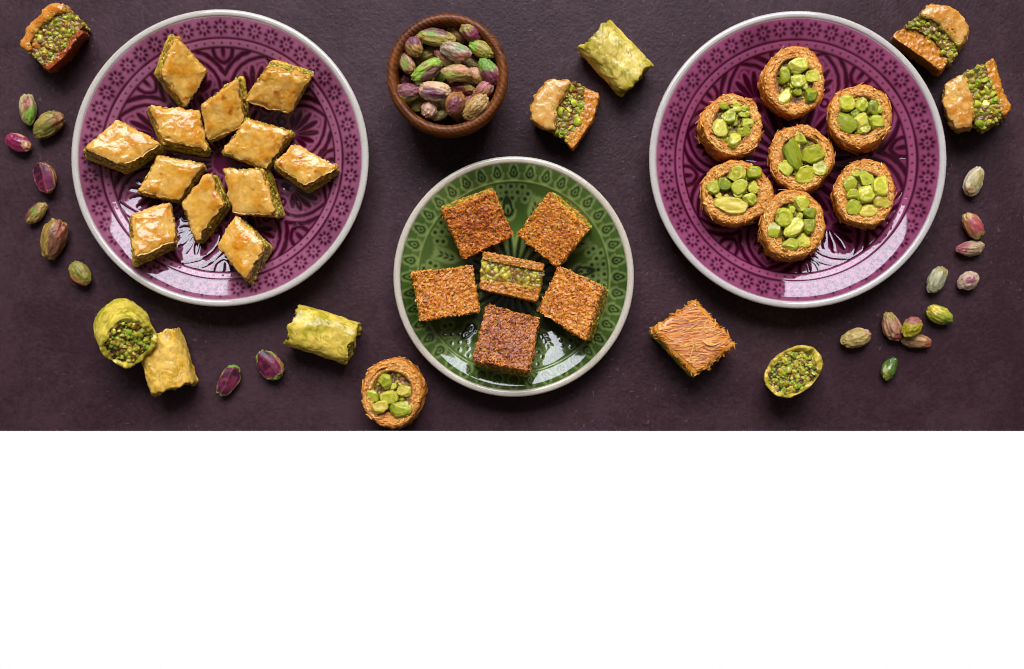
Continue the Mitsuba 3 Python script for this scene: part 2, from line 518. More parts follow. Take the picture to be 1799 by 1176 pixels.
def phyllo_top(v, n, q, t, t0, t1, poly, seed, st):
    e = inset_dist(v, poly)
    up = sstep(0.4, 0.8, n[:, 2])
    a, b, c3 = N(q, 130, seed, 4), N(q, 330, seed + 1, 3), N(q, 900, seed + 2, 2)
    puff = (1 - np.exp(-e / 0.0017)) * 0.0015
    flake = np.abs(N(q + 0.01 * a[:, None], 210, seed + 7, 2) - 0.5)
    ridge = sstep(0.035, 0.0, flake)
    h = up * (puff + 0.0020 * (a - 0.5) + 0.00040 * (b - 0.5) + 0.00016 * ridge + 0.00010 * (c3 - 0.5)) + (1 - up) * 0.0011 * (meshkit.noise(q * np.array([160, 160, 2600]), seed) - 0.5)
    v = v + n * h[:, None] + 0.0036 * (np.stack([N(q, 260, seed + k, 3) for k in (21, 22, 23)], -1) - 0.5) * np.array([1, 1, 0.25]) * (0.14 + 1.25 * np.exp(-e / 0.0022))[:, None]
    col = mixc(np.broadcast_to(st['gold'], v.shape), st['amber'], sstep(0.40, 0.62, a))
    col = mixc(col, st['pale'], 0.55 * sstep(0.52, 0.72, N(q, 180, seed + 4, 3)))
    W1, W2, wr_ = WOR[0.0045](q + 0.002 * b[:, None])
    col = mixc(col, st['pale'], 0.55 * sstep(0.75, 0.3, W1) * (wr_[:, 0] > 0.35))
    col = mixc(col, st['amber'] * 0.92, 0.35 * (wr_[:, 1] > 0.75) * sstep(0.9, 0.4, W1))
    col = mixc(col, st['pale'], 0.6 * sstep(0.0018, 0.0003, e) * (0.4 + b))
    col = mixc(col, st['brown'], 0.85 * sstep(0.66, 0.80, N(q, 240, seed + 5, 3)))
    col = col * (0.84 + 0.32 * c3[:, None])
    side = mixc(np.broadcast_to(st['side'], v.shape), st['sidedark'], sstep(0.45, 0.6, meshkit.noise(q * np.array([90, 90, 2300]), seed + 3)))
    return v, mixc(side, col, up)


def phyllo_side(v, n, q, t, t0, t1, poly, seed, st):
    band = meshkit.noise(q * np.array([90, 90, 2400]), seed + 3)
    h = 0.0016 * (band - 0.5) + 0.0012 * (N(q, 260, seed, 2) - 0.5)
    v = v + n * np.array([1, 1, 0.3]) * h[:, None]
    col = mixc(np.broadcast_to(st['side'], v.shape), st['sidedark'], sstep(0.42, 0.62, band))
    col = mixc(col, st['tint'], sstep(0.5, 0.7, N(q, 300, seed + 8, 2)))
    return v, col


def nut_fill(v, n, q, t, t0, t1, poly, seed, st):
    F1, F2, rr = WOR[st.get('grain', 0.0020)](q)
    v = v + n * (st.get('amp', 0.0012) * ((F2 - F1) - 0.3) + 0.0014 * (N(q, 200, seed, 2) - 0.5))[:, None]
    pal = np.array(st['pal'])
    col = pal[(rr[:, 0] * len(pal)).astype(int) % len(pal)] * (0.7 + 0.5 * rr[:, 1:2])
    return v, mixc(col, st['gap'], 0.85 * sstep(0.28, 0.06, F2 - F1))


def crumb_crust(v, n, q, t, t0, t1, poly, seed, st):
    """Browned shredded pastry: short threads stuck together."""
    e = inset_dist(v, poly)
    up = sstep(0.3, 0.8, n[:, 2])
    warp = q + 0.004 * (np.stack([N(q, 160, seed + k, 2) for k in (1, 2, 3)], -1) - 0.5)
    F1, F2, rr = WOR[0.0014](warp, (0.9, 1.1, 1.0))
    G1, G2, gr = WOR[0.0030](q)
    a = N(q, 110, seed + 6, 3)
    h = st['amp'] * (np.minimum(F2 - F1, 0.6) - 0.25) + 0.0011 * ((G2 - G1) - 0.3) + 0.0022 * (a - 0.5)
    v = v + n * h[:, None]
    core = np.clip(sstep(0.0, 0.010, e) * 0.65 + 2.0 * (a - 0.5) + st.get('toast', 0.0), 0, 1) * up
    col = mixc(np.broadcast_to(st['edge'], v.shape), st['core'], core)
    col = mixc(col, st['lite'], 0.8 * sstep(0.62, 0.95, rr[:, 0]) * (1 - 0.5 * core))
    col = mixc(col, st['dark'], 0.75 * sstep(0.26, 0.04, F2 - F1) + 0.25 * sstep(0.2, 0.0, rr[:, 1]))
    col = mixc(col, st['fleck'], 0.8 * (rr[:, 2] > 0.994) * up)
    return v, col


PHY = dict(bsdf='syrup_pastry', fn=phyllo_top, soft=8, gold=C(226, 168, 66), amber=C(214, 140, 30), pale=C(236, 190, 104), brown=C(176, 84, 14), side=C(222, 164, 66), sidedark=C(166, 104, 30))
PHYB = dict(bsdf='satin_pastry', fn=phyllo_side, soft=2, side=C(240, 196, 84), sidedark=C(184, 128, 40), tint=C(214, 184, 60))
FILL = dict(bsdf='nut_flesh', fn=nut_fill, soft=1, grain=0.0020, pal=[C(222, 194, 62), C(190, 180, 46), C(156, 116, 40), C(232, 204, 84), C(180, 124, 50), C(196, 194, 58)], gap=C(104, 70, 22))

DIAMONDS = [  # top-face corners, foot shift, label
    ([(299, 71), (360, 115), (337, 184), (287, 140)], (-11, -1), 'golden diamond pastry at the top of the left plate, nearest its upper rim'),
    ([(266, 186), (348, 196), (362, 262), (287, 246)], (1, 14), 'golden diamond pastry with a glossy wet patch, above and left of the plate centre'),
    ([(402, 137), (429, 209), (376, 254), (353, 197)], (13, -4), 'golden diamond pastry above the plate centre with green filling down its right side'),
    ([(461, 129), (532, 117), (520, 189), (443, 199)], (9, -12), 'golden diamond pastry at the upper right of the left plate, filling showing above it'),
    ([(431, 214), (508, 227), (468, 293), (395, 274)], (6, 3), 'golden diamond pastry just right of the plate centre, with toasted lower left corner'),
    ([(482, 284), (520, 252), (590, 301), (531, 325)], (10, 14), 'golden diamond pastry farthest right on the left plate'),
    ([(153, 260), (212, 212), (279, 256), (217, 289)], (3, 15), 'golden diamond pastry farthest left, with a white shine near its top corner'),
    ([(278, 277), (353, 287), (313, 350), (248, 339)], (6, 5), 'golden diamond pastry left of and below the plate centre'),
    ([(365, 307), (390, 358), (345, 424), (319, 358)], (15, 4), 'golden diamond pastry standing point down below the plate centre'),
    ([(395, 297), (461, 302), (479, 382), (406, 370)], (18, 2), 'golden diamond pastry right of and below the centre with a wide green side'),
    ([(237, 375), (303, 358), (304, 426), (234, 452)], (-1, 15), 'golden diamond pastry at the lower left with a white shine on top'),
    ([(406, 381), (463, 425), (438, 490), (382, 434)], (17, 10), 'golden diamond pastry nearest the bottom of the left plate'),
]
for i, (cs, d, lab) in enumerate(DIAMONDS):
    t = thing('diamond_pastry', lab, 'pastry', 'golden diamond pastries on the left purple plate')
    c = np.mean(cs, 0)
    zb = rest(PL, c[0], c[1]) + 0.0005
    out = layer_block(t, cs, d, zb, zb + 0.0195, [('bottom_pastry', 0.0, 0.30, PHYB, 0.0013), ('filling', 0.22, 0.82, FILL, 0.0012), ('top_pastry', 0.72, 1.0, PHY, 0.0006)], 100 + i)
    w, f, _ = out['filling']
    n = vnormals(w, f)
    ok = np.abs(n[:, 2]) < 0.6
    scatter(out['filling'][2], w[ok], n[ok], 80, 0.0010, 0.0032, 200 + i, DUSKPAL + 2 * PALEPAL)

# ------------------------------------------------------------------ square pastries of browned shreds on the green plate
CRUST = dict(bsdf='sticky_crust', fn=crumb_crust, soft=3, amp=0.0011, edge=C(238, 154, 40), core=C(220, 126, 40), lite=C(244, 184, 90), dark=C(150, 70, 16), fleck=C(170, 160, 50))
CRUSTD = dict(CRUST, edge=C(232, 142, 36), core=C(190, 90, 32), lite=C(224, 138, 60), dark=C(110, 44, 14), toast=0.05)
CRUSTR = dict(CRUST, edge=C(230, 142, 40), core=C(168, 86, 42), lite=C(200, 124, 70), dark=C(98, 44, 18), toast=0.3, amp=0.0016)
CRUSTB = dict(CRUST, edge=C(222, 142, 36), core=C(222, 142, 36), lite=C(236, 176, 76), amp=0.0009)
FILLB = dict(FILL, pal=[C(190, 176, 46), C(164, 164, 38), C(150, 104, 34), C(206, 186, 60), C(170, 120, 50)])
SQUARES = [
    ([(773, 386), (855, 333), (904, 400), (830, 461)], (-6, -10), CRUSTD, 'dark brown square pastry at the upper left of the green plate'),
    ([(907, 402), (974, 341), (1033, 414), (967, 471)], (12, -7), CRUST, 'orange-brown square pastry at the upper right of the green plate'),
    ([(725, 481), (829, 466), (844, 546), (740, 564)], (-4, 2), CRUST, 'brown square pastry at the left of the green plate'),
    ([(976, 468), (1058, 501), (1033, 597), (942, 548)], (15, 7), CRUST, 'orange-brown square pastry with green flecks at the right of the green plate'),
    ([(842, 543), (938, 549), (941, 643), (841, 645)], (1, 15), CRUSTR, 'shiny dark reddish square pastry at the bottom of the green plate'),
]
for i, (cs, d, st, lab) in enumerate(SQUARES):
    t = thing('square_pastry', lab, 'pastry', 'browned square pastries on the green plate')
    c = np.mean(cs, 0)
    zb = rest(PG, c[0], c[1]) + 0.0005
    out = layer_block(t, cs, d, zb, zb + 0.024, [('bottom_crust', 0.0, 0.28, CRUSTB, 0.0001), ('filling', 0.22, 0.80, FILLB, 0.0002), ('top_crust', 0.70, 1.0, st, 0.0)], 300 + i)
    w, f, ck = out['top_crust']
    n = vnormals(w, f)
    ok = n[:, 2] > 0.1
    shreds(ck, w[ok], n[ok], 620, (0.0014, 0.0030), 0.00036, [st['core'] * 1.25, st['core'] * 0.95, st['edge'] * 1.1, st['edge'] * 0.95, st['lite'] * 0.95, st['core'] * 0.65, st['dark']], 330 + i, lift=-0.1, out=0.10)
    ok = (np.abs(n[:, 2]) < 0.7)
    shreds(ck, w[ok], n[ok], 160, (0.0022, 0.0046), 0.00036, [st['edge'] * 1.3, st['lite'] * 1.2, st['edge']], 350 + i, lift=0.1, out=0.25)
    w, f, _ = out['filling']
    n = vnormals(w, f)
    ok = np.abs(n[:, 2]) < 0.6
    scatter(out['filling'][2], w[ok], n[ok], 90, 0.0010, 0.0028, 320 + i)


def slab(parent, name, poly_px, d, zb, zt, style, seed, rnd=0.0015, ref=None):
    """One layer of a piece that lies on its side: its outline seen from above, standing from zb to zt. d as in layer_block."""
    pts = np.array(poly_px, float)
    mid = pts.mean(0) if ref is None else np.array(ref)
    top, base = W(mid[0], mid[1], zt), W(mid[0] + d[0], mid[1] + d[1], zb)
    poly = np.array([W(p[0], p[1], zt)[:2] for p in pts])
    v, f = prism(poly, zb, zt, rnd=rnd, it=style.get('soft', 4))
    n = vnormals(v, f)
    t = (v[:, 2] - zb) / (zt - zb)
    v, col = style['fn'](v, n, v + seed * 0.37, t, 0, 1, poly, seed, style)
    v[:, :2] += (1 - t)[:, None] * (base[:2] - top[:2])
    return v, f, put(name, parent, v, f, np.clip(col, 0.0015, 0.9), style['bsdf'])


def on_side(name, lab, group, layers, d, zb, zt, seed, crumbs, pal=DUSKPAL + PALEPAL, big=0, ref=None, bigsz=(0.0042, 0.0070)):
    t = thing(name, lab, 'pastry', group)
    allp = np.array([p for l in layers for p in l[1]], float)
    ref = allp.mean(0) if ref is None else ref
    for k, (part, poly, style, dz) in enumerate(layers):
        v, f, fk = slab(t, part, poly, d, zb, zt + dz, style, seed + k, ref=ref)
        if part == 'filling':
            n = vnormals(v, f)
            ok = (n[:, 2] > 0.5)
            scatter(fk, v[ok], n[ok], crumbs, 0.0012, 0.0042, seed + 7, pal, sink=0.45)
            sd = (n[:, 2] < 0.5) & (n[:, 2] > -0.3)
            scatter(fk, v[sd], n[sd], crumbs // 2, 0.0012, 0.0030, seed + 8, pal)
        else:
            fp = [Polygon([W(q_[0], q_[1], zt)[:2] for q_ in l_[1]]).buffer(0) for l_ in layers if l_[0] == 'filling'][0]
            import shapely
            n = vnormals(v, f)
            dd = shapely.distance(shapely.points(v[:, :2]), fp)
            nb = (n[:, 2] > 0.4) & (dd < 0.0022)
            fk_ = fk
            scatter(fk, v[nb], n[nb], 34, 0.0008, 0.0024, seed + 17 + k, pal, sink=0.4)
        if part == 'filling':
            if big:
                from shapely.geometry import Point
                P = Polygon([W(p[0], p[1], zt + dz)[:2] for p in poly]).buffer(-0.0015)
                inn = np.array([P.contains(Point(x)) if ok[j] else False for j, x in enumerate(v[:, :2])]) if not P.is_empty else ok
                scatter(fk, v[inn], n[inn], big, bigsz[0], bigsz[1], seed + 9, NUTPAL, name='pistachio_piece', each=True, sink=0.15)
    return t


zb = rest(PG, 895, 487)
on_side('square_pastry', 'square pastry turned on its side, green filling up, in the middle of the green plate', 'browned square pastries on the green plate', [
    ('top_crust', [(848, 441), (957, 464), (954, 478), (846, 456)], CRUSTB, 0.0),
    ('filling', [(846, 453), (955, 475), (949, 513), (843, 492)], dict(FILLB, grain=0.0030), -0.0014),
    ('bottom_crust', [(843, 489), (949, 508), (943, 531), (841, 508)], dict(CRUSTB, lite=C(226, 170, 80)), 0.0)], (2, 3), zb, zb + 0.029, 340, 130)

# ------------------------------------------------------------------ pistachio nests
def nest(lab, group, cx, cy, rx, ry, d, zb, hgt, nuts, seed, tone=1.08):
    t = thing('pistachio_nest', lab, 'pastry', group)
    zt = zb + hgt
    top, base = W(cx, cy, zt), W(cx + d[0], cy + d[1], zb)
    k = S * (1 - zt / HC)
    RX, RY = rx * k, ry * k
    ri = 0.64
    prof = [(0.95, 0.0, 0)] + [(1.0, z, 0) for z in np.linspace(0.03, 0.94, 40)] + [(0.985, 0.975, 1), (0.96, 0.992, 1)] + [(x, 1.0, 2) for x in np.linspace(0.94, ri + 0.03, 20)]
    prof += [(ri, 0.985, 2), (ri - 0.012, 0.95, 3), (ri - 0.02, 0.90, 3)]
    pr = np.array(prof)
    n, m = 230, len(pr)
    a = np.arange(n) * 2 * np.pi / n
    A, _ = np.meshgrid(a, np.arange(m), indexing='ij')
    wob = 1 + 0.05 * (N(np.stack([7 * np.cos(a), 7 * np.sin(a), 0 * a + seed], -1), 1.0, seed + 4, 2) - 0.5) + 0.12 * (N(np.stack([1.7 * np.cos(a), 1.7 * np.sin(a), 0 * a + seed], -1), 1.0, seed, 3) - 0.5) + 0.02 * np.sin(3 * a + seed)
    inw = 1 + 0.22 * (N(np.stack([1.5 * np.cos(a), 1.5 * np.sin(a), 0 * a + seed + 9], -1), 1.0, seed + 1, 2) - 0.5)
    rr = pr[None, :, 0] * np.where(pr[None, :, 0] > 0.8, wob[:, None], inw[:, None] * 1.0)
    V = np.stack([RX * rr * np.cos(A), RY * rr * np.sin(A), np.broadcast_to(pr[None, :, 1] * hgt, A.shape)], -1).reshape(-1, 3)
    i, j = np.meshgrid(np.arange(n), np.arange(m - 1), indexing='ij')
    q = np.stack([i * m + j, ((i + 1) % n) * m + j, ((i + 1) % n) * m + j + 1, i * m + j + 1], -1).reshape(-1, 4)
    F = np.vstack([q[:, [0, 1, 2]], q[:, [0, 2, 3]]])
    nor = vnormals(V, F)
    Q = V + seed * 0.211
    F1, F2, cr = WOR[0.0014](Q)
    G1, G2, gr = WOR[0.0030](Q)
    side = 1 - sstep(0.3, 0.8, nor[:, 2])
    ang = A.ravel()
    thr = meshkit.noise(np.stack([3.0 * np.cos(ang) + 3, 3.0 * np.sin(ang), Q[:, 2] * 1150 + 1.2 * np.sin(ang + seed)], -1), seed)
    h = (1 - side) * (0.0014 * (np.minimum(F2 - F1, 0.6) - 0.25) + 0.0010 * ((G2 - G1) - 0.3)) + side * (0.0024 * (thr - 0.5) + 0.0006 * (F2 - F1 - 0.3))
    h += 0.0018 * (N(Q, 150, seed, 2) - 0.5)
    V = V + nor * h[:, None]
    tan, lite, dark = C(238, 168, 80) * tone, C(250, 204, 122) * tone, C(190, 112, 42) * tone
    col = mixc(np.broadcast_to(tan, V.shape), lite, sstep(0.55, 0.95, cr[:, 0]))
    col = mixc(col, dark, 0.55 * sstep(0.24, 0.05, F2 - F1) + 0.45 * sstep(0.52, 0.74, N(Q, 170, seed + 3, 3)))
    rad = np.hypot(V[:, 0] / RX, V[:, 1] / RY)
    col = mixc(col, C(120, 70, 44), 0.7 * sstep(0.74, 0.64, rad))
    col = mixc(col, C(196, 116, 44), 0.55 * sstep(0.88, 0.97, rad))
    sc = mixc(np.broadcast_to(C(244, 164, 58), V.shape), C(184, 102, 28), sstep(0.4, 0.65, thr))
    col = mixc(col, sc, side)
    sh = (base - top)[None, :2] * (1 - V[:, 2:3] / hgt)
    V = np.c_[V[:, :2] + top[:2] + sh, V[:, 2] + zb]
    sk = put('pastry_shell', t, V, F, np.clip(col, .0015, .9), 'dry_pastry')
    nn2 = vnormals(V, F)
    tg = np.stack([-np.sin(ang), np.cos(ang), 0 * ang], -1)
    ok = (nn2[:, 2] > 0.4) & (rad > 0.70)
    shreds(sk, V[ok], nn2[ok], 220, (0.0014, 0.0032), 0.00034, [tan, lite, lite, tan * 0.8, C(232, 150, 66)], seed + 61, lift=0.1, along=tg[ok], out=0.25)
    ok = (np.abs(nn2[:, 2]) < 0.5) & (rad > 0.8)
    shreds(sk, V[ok], nn2[ok], 120, (0.003, 0.008), 0.00034, [C(244, 164, 62), C(232, 142, 44), C(206, 116, 34), C(250, 190, 104)], seed + 62, name='wrapped_threads', lift=0.2, along=2 * tg[ok], out=0.10)
    # the bed under the nuts
    rings = np.linspace(0, ri * 1.12, 22)
    P = np.vstack([[0, 0]] + [np.stack([x * np.cos(b), x * np.sin(b)], -1) for x in rings[1:] for b in [np.arange(int(6 + 110 * x)) * 2 * np.pi / int(6 + 110 * x)]])
    f = Delaunay(P).simplices
    v = np.c_[P[:, 0] * RX + top[0], P[:, 1] * RY + top[1], np.full(len(P), zt - 0.0026)]
    dd = np.cross(v[f[:, 1]] - v[f[:, 0]], v[f[:, 2]] - v[f[:, 0]])[:, 2] < 0
    f[dd] = f[dd][:, ::-1]
    B1, B2, br = WOR[0.0020](v + seed)
    v[:, 2] += 0.0013 * (B2 - B1) - 0.0006
    bc = mixc(np.broadcast_to(C(160, 108, 62), v.shape), C(200, 150, 98), sstep(0.55, 0.9, br[:, 0]))
    bc = mixc(bc, C(62, 34, 20), sstep(0.3, 0.05, B2 - B1))
    bc = mixc(bc, C(128, 130, 34), 0.8 * (br[:, 1] > 0.8))
    fk = put('filling', t, v, f, bc, 'dry_pastry')
    okb = np.hypot(P[:, 0], P[:, 1]) < ri * 0.98
    scatter(fk, v[okb], np.tile([0, 0, 1.0], (okb.sum(), 1)), 70, 0.0016, 0.0036, seed + 70, [C(190, 186, 50), C(150, 156, 40), C(206, 186, 80), C(160, 110, 60), C(120, 80, 44)], sink=-0.3)
    rng = np.random.default_rng(seed)
    for (x, y, ea, eb, rot, pal) in nuts:
        m_ = _ICO[2] if max(ea, eb) < 9 else _ICO[3]
        u = m_.vertices.copy()
        s = np.sign(u) * np.abs(u) ** 0.86
        cutm = np.zeros(len(s))
        for _ in range(6):
            dd_ = rng.normal(size=3) * np.array([1, 1, 0.9]); dd_ /= np.linalg.norm(dd_)
            ex_ = np.maximum(s @ dd_ - rng.uniform(0.62, 0.92), 0); cutm = np.maximum(cutm, ex_)
            s = s - np.outer(ex_, dd_)
        z1, z2 = rng.uniform(0.5, 0.85), rng.uniform(-0.35, 0.35, 2)
        s[:, 2] = np.minimum(s[:, 2], z1 + s[:, 0] * z2[0] * 0.5 + s[:, 1] * z2[1] * 0.5)
        nn_ = N(u * 2.3 + rng.random(3) * 50, 1.0, seed, 3)
        s = s * (1.02 + 0.34 * (nn_[:, None] - 0.1) + 0.16 * (N(u * 6.5 + x, 1.0, seed + 3, 2)[:, None] - 0.5))
        kk = S * (1 - zt / HC)
        e = np.array([ea * kk, eb * kk, min(ea, eb) * kk * 0.85])
        s = s * e
        r_ = math.radians(rot)
        Rm = np.array([[math.cos(r_), -math.sin(r_), 0], [math.sin(r_), math.cos(r_), 0], [0, 0, 1]])
        p = W(x, y, zt + 0.0004)
        s = s @ Rm.T + p + np.array([0, 0, rng.uniform(-0.0020, -0.0002) - 0.25 * e[2]])
        wr = np.stack([u[:, 0] * 1.2, u[:, 1] * 4, u[:, 2] * 4], -1)
        nz = N(wr + rng.random(3) * 90, 1.3, seed + 5, 3)
        base_c, alt = pal[0] * rng.uniform(0.80, 1.12), pal[1] * rng.uniform(0.9, 1.1)
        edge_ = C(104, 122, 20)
        cc = mixc(np.broadcast_to(base_c, s.shape), alt, sstep(0.40, 0.66, nz))
        cc = mixc(cc, pal[1] * 1.05, 0.8 * sstep(0.03, 0.10, cutm) * (0.5 + nz))
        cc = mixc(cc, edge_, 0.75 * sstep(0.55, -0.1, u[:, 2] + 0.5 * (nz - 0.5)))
        cc = mixc(cc, C(120, 60, 60), 0.7 * sstep(0.70, 0.78, N(u * 1.7 + y, 1.0, seed + 7, 3)))
        cc = cc * (0.80 + 0.4 * N(u * 7 + x, 1.0, seed, 2)[:, None])
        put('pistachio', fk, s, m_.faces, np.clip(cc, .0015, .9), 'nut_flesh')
    return t


YG = (C(186, 184, 36), C(220, 212, 92)); LG = (C(168, 176, 36), C(204, 204, 76)); MG = (C(144, 154, 28), C(180, 180, 48)); DG = (C(118, 138, 28), C(150, 156, 34)); YY = (C(206, 180, 50), C(226, 210, 100))
GR = [YG, LG, MG, DG, YY]


def cr(lst, ox, oy, sc, seed):
    rng = random.Random(seed)
    out = []
    for q in lst:
        x, y, a, b = q[:4]
        rot = q[4] if len(q) > 4 else 0
        pal = GR[q[5]] if len(q) > 5 else rng.choice([YG, YG, LG, LG, MG, YY])
        out.append((ox + x / sc, oy + y / sc, a / sc, b / sc, rot, pal))
    return out


R1 = cr([(1378, 133, 9, 14, 0, 2), (1403, 115, 16, 12, 15, 0), (1404, 140, 13, 13, 0, 1), (1429, 134, 12, 10, 0, 0), (1380, 169, 14, 12, 45, 0), (1424, 167, 11, 14, -20, 3), (1402, 160, 8, 8, 0, 2), (1414, 151, 6, 6, 0, 1), (1394, 150, 5, 5, 0, 4)], 0, 0, 1, 1)
R2 = cr([(480, 285, 60, 48, 0, 2), (650, 250, 80, 55, 0, 0), (650, 340, 65, 50, 0, 0), (550, 420, 88, 95, 0, 1), (770, 320, 85, 50, 0, 2), (770, 390, 80, 45, 0, 1), (440, 590, 108, 112, 0, 0), (800, 510, 88, 68, 0, 1), (770, 645, 92, 82, 0, 2), (630, 760, 102, 108, 0, 0), (480, 740, 45, 60, 0, 2), (640, 490, 40, 60, 0, 2)], 1210, 150, 7.84, 2)
R3 = cr([(370, 760, 57, 53, 0, 0), (485, 768, 45, 50, 0, 1), (570, 795, 44, 58, 0, 3), (612, 812, 25, 26, 0, 1), (435, 835, 40, 33, 10, 3), (365, 905, 84, 56, -42, 3), (478, 895, 60, 58, 0, 0), (495, 952, 48, 32, 0, 0), (590, 908, 52, 56, 0, 1)], 1400, 0, 4.2, 3)
R4 = cr([(440, 500, 225, 115, 113, 3), (550, 270, 125, 70, -50, 1), (760, 510, 182, 120, 22, 2), (330, 705, 145, 105, -42, 1), (610, 812, 142, 128, 15, 0), (838, 720, 112, 122, 0, 0), (530, 400, 30, 40, 0, 4)], 1340, 210, 8.4, 4)
R5 = cr([(695, 150, 66, 58, 0, 0), (820, 143, 52, 50, 0, 2), (515, 245, 48, 50, 0, 2), (600, 222, 52, 44, 0, 3), (715, 245, 58, 50, 20, 1), (825, 245, 50, 47, 0, 0), (650, 385, 122, 60, -6, 4), (785, 335, 46, 46, 0, 1), (700, 305, 32, 22, 0, 1), (560, 310, 26, 20, 0, 4)], 1130, 270, 4.2, 5)
R6 = cr([(1378, 382, 14, 15, 0, 1), (1361, 406, 12, 14, 0, 2), (1393, 402, 20, 13, 42, 0), (1389, 430, 13, 10, 0, 1), (1408, 358, 13, 13, 0, 0), (1423, 375, 11, 10, 0, 3), (1422, 396, 10, 14, 0, 2), (1412, 424, 12, 13, 30, 0), (1393, 368, 6, 7, 0, 1), (1405, 380, 6, 6, 0, 2)], 0, 0, 1, 6)
R7 = cr([(390, 215, 50, 62, 0, 2), (435, 145, 36, 25, 0, 1), (510, 185, 52, 62, 0, 1), (620, 240, 60, 72, 0, 0), (515, 295, 62, 62, 0, 0), (410, 300, 52, 36, 0, 1), (635, 355, 60, 52, 0, 4), (410, 395, 60, 52, 0, 2), (530, 420, 70, 50, 0, 4)], 1400, 270, 4.2, 7)
R8 = cr([(490, 400, 78, 85, 0, 2), (540, 580, 95, 75, 0, 0), (720, 510, 88, 58, -10, 4), (350, 570, 60, 75, 20, 2), (440, 680, 85, 82, 0, 4), (680, 710, 112, 92, 0, 2), (595, 455, 34, 38, 0, 0)], 600, 610, 6.53, 8)
NG = 'round pistachio nests on the right purple plate'
NESTS = [(1397, 142, 53, 59, (-12, 10), R1, 'round pistachio nest at the top of the right plate'),
         (1287, 219, 53, 54, (-10, 13), R2, 'round pistachio nest at the upper left of the right plate'),
         (1511, 203, 56, 54, (-4, 13), R3, 'round pistachio nest at the upper right of the right plate'),
         (1408, 277, 55, 58, (-2, 8), R4, 'round pistachio nest in the middle of the others, with whole long kernels'),
         (1293, 338, 63, 55, (1, 8), R5, 'round pistachio nest at the lower left of the right plate'),
         (1394, 394, 56, 59, (-10, 12), R6, 'round pistachio nest at the bottom of the right plate'),
         (1520, 339, 53, 58, (-6, 8), R7, 'round pistachio nest at the lower right of the right plate')]
for i, (cx, cy, rx, ry, d, nuts, lab) in enumerate(NESTS):
    nest(lab, NG, cx, cy, rx, ry, d, rest(PR, cx, cy) + 0.0004, 0.025, nuts, 400 + i)
nest('round pistachio nest lying loose on the table below the green plate', None, 688, 691, 53, 59, (9, -3), 0.0003, 0.024, R8, 408)

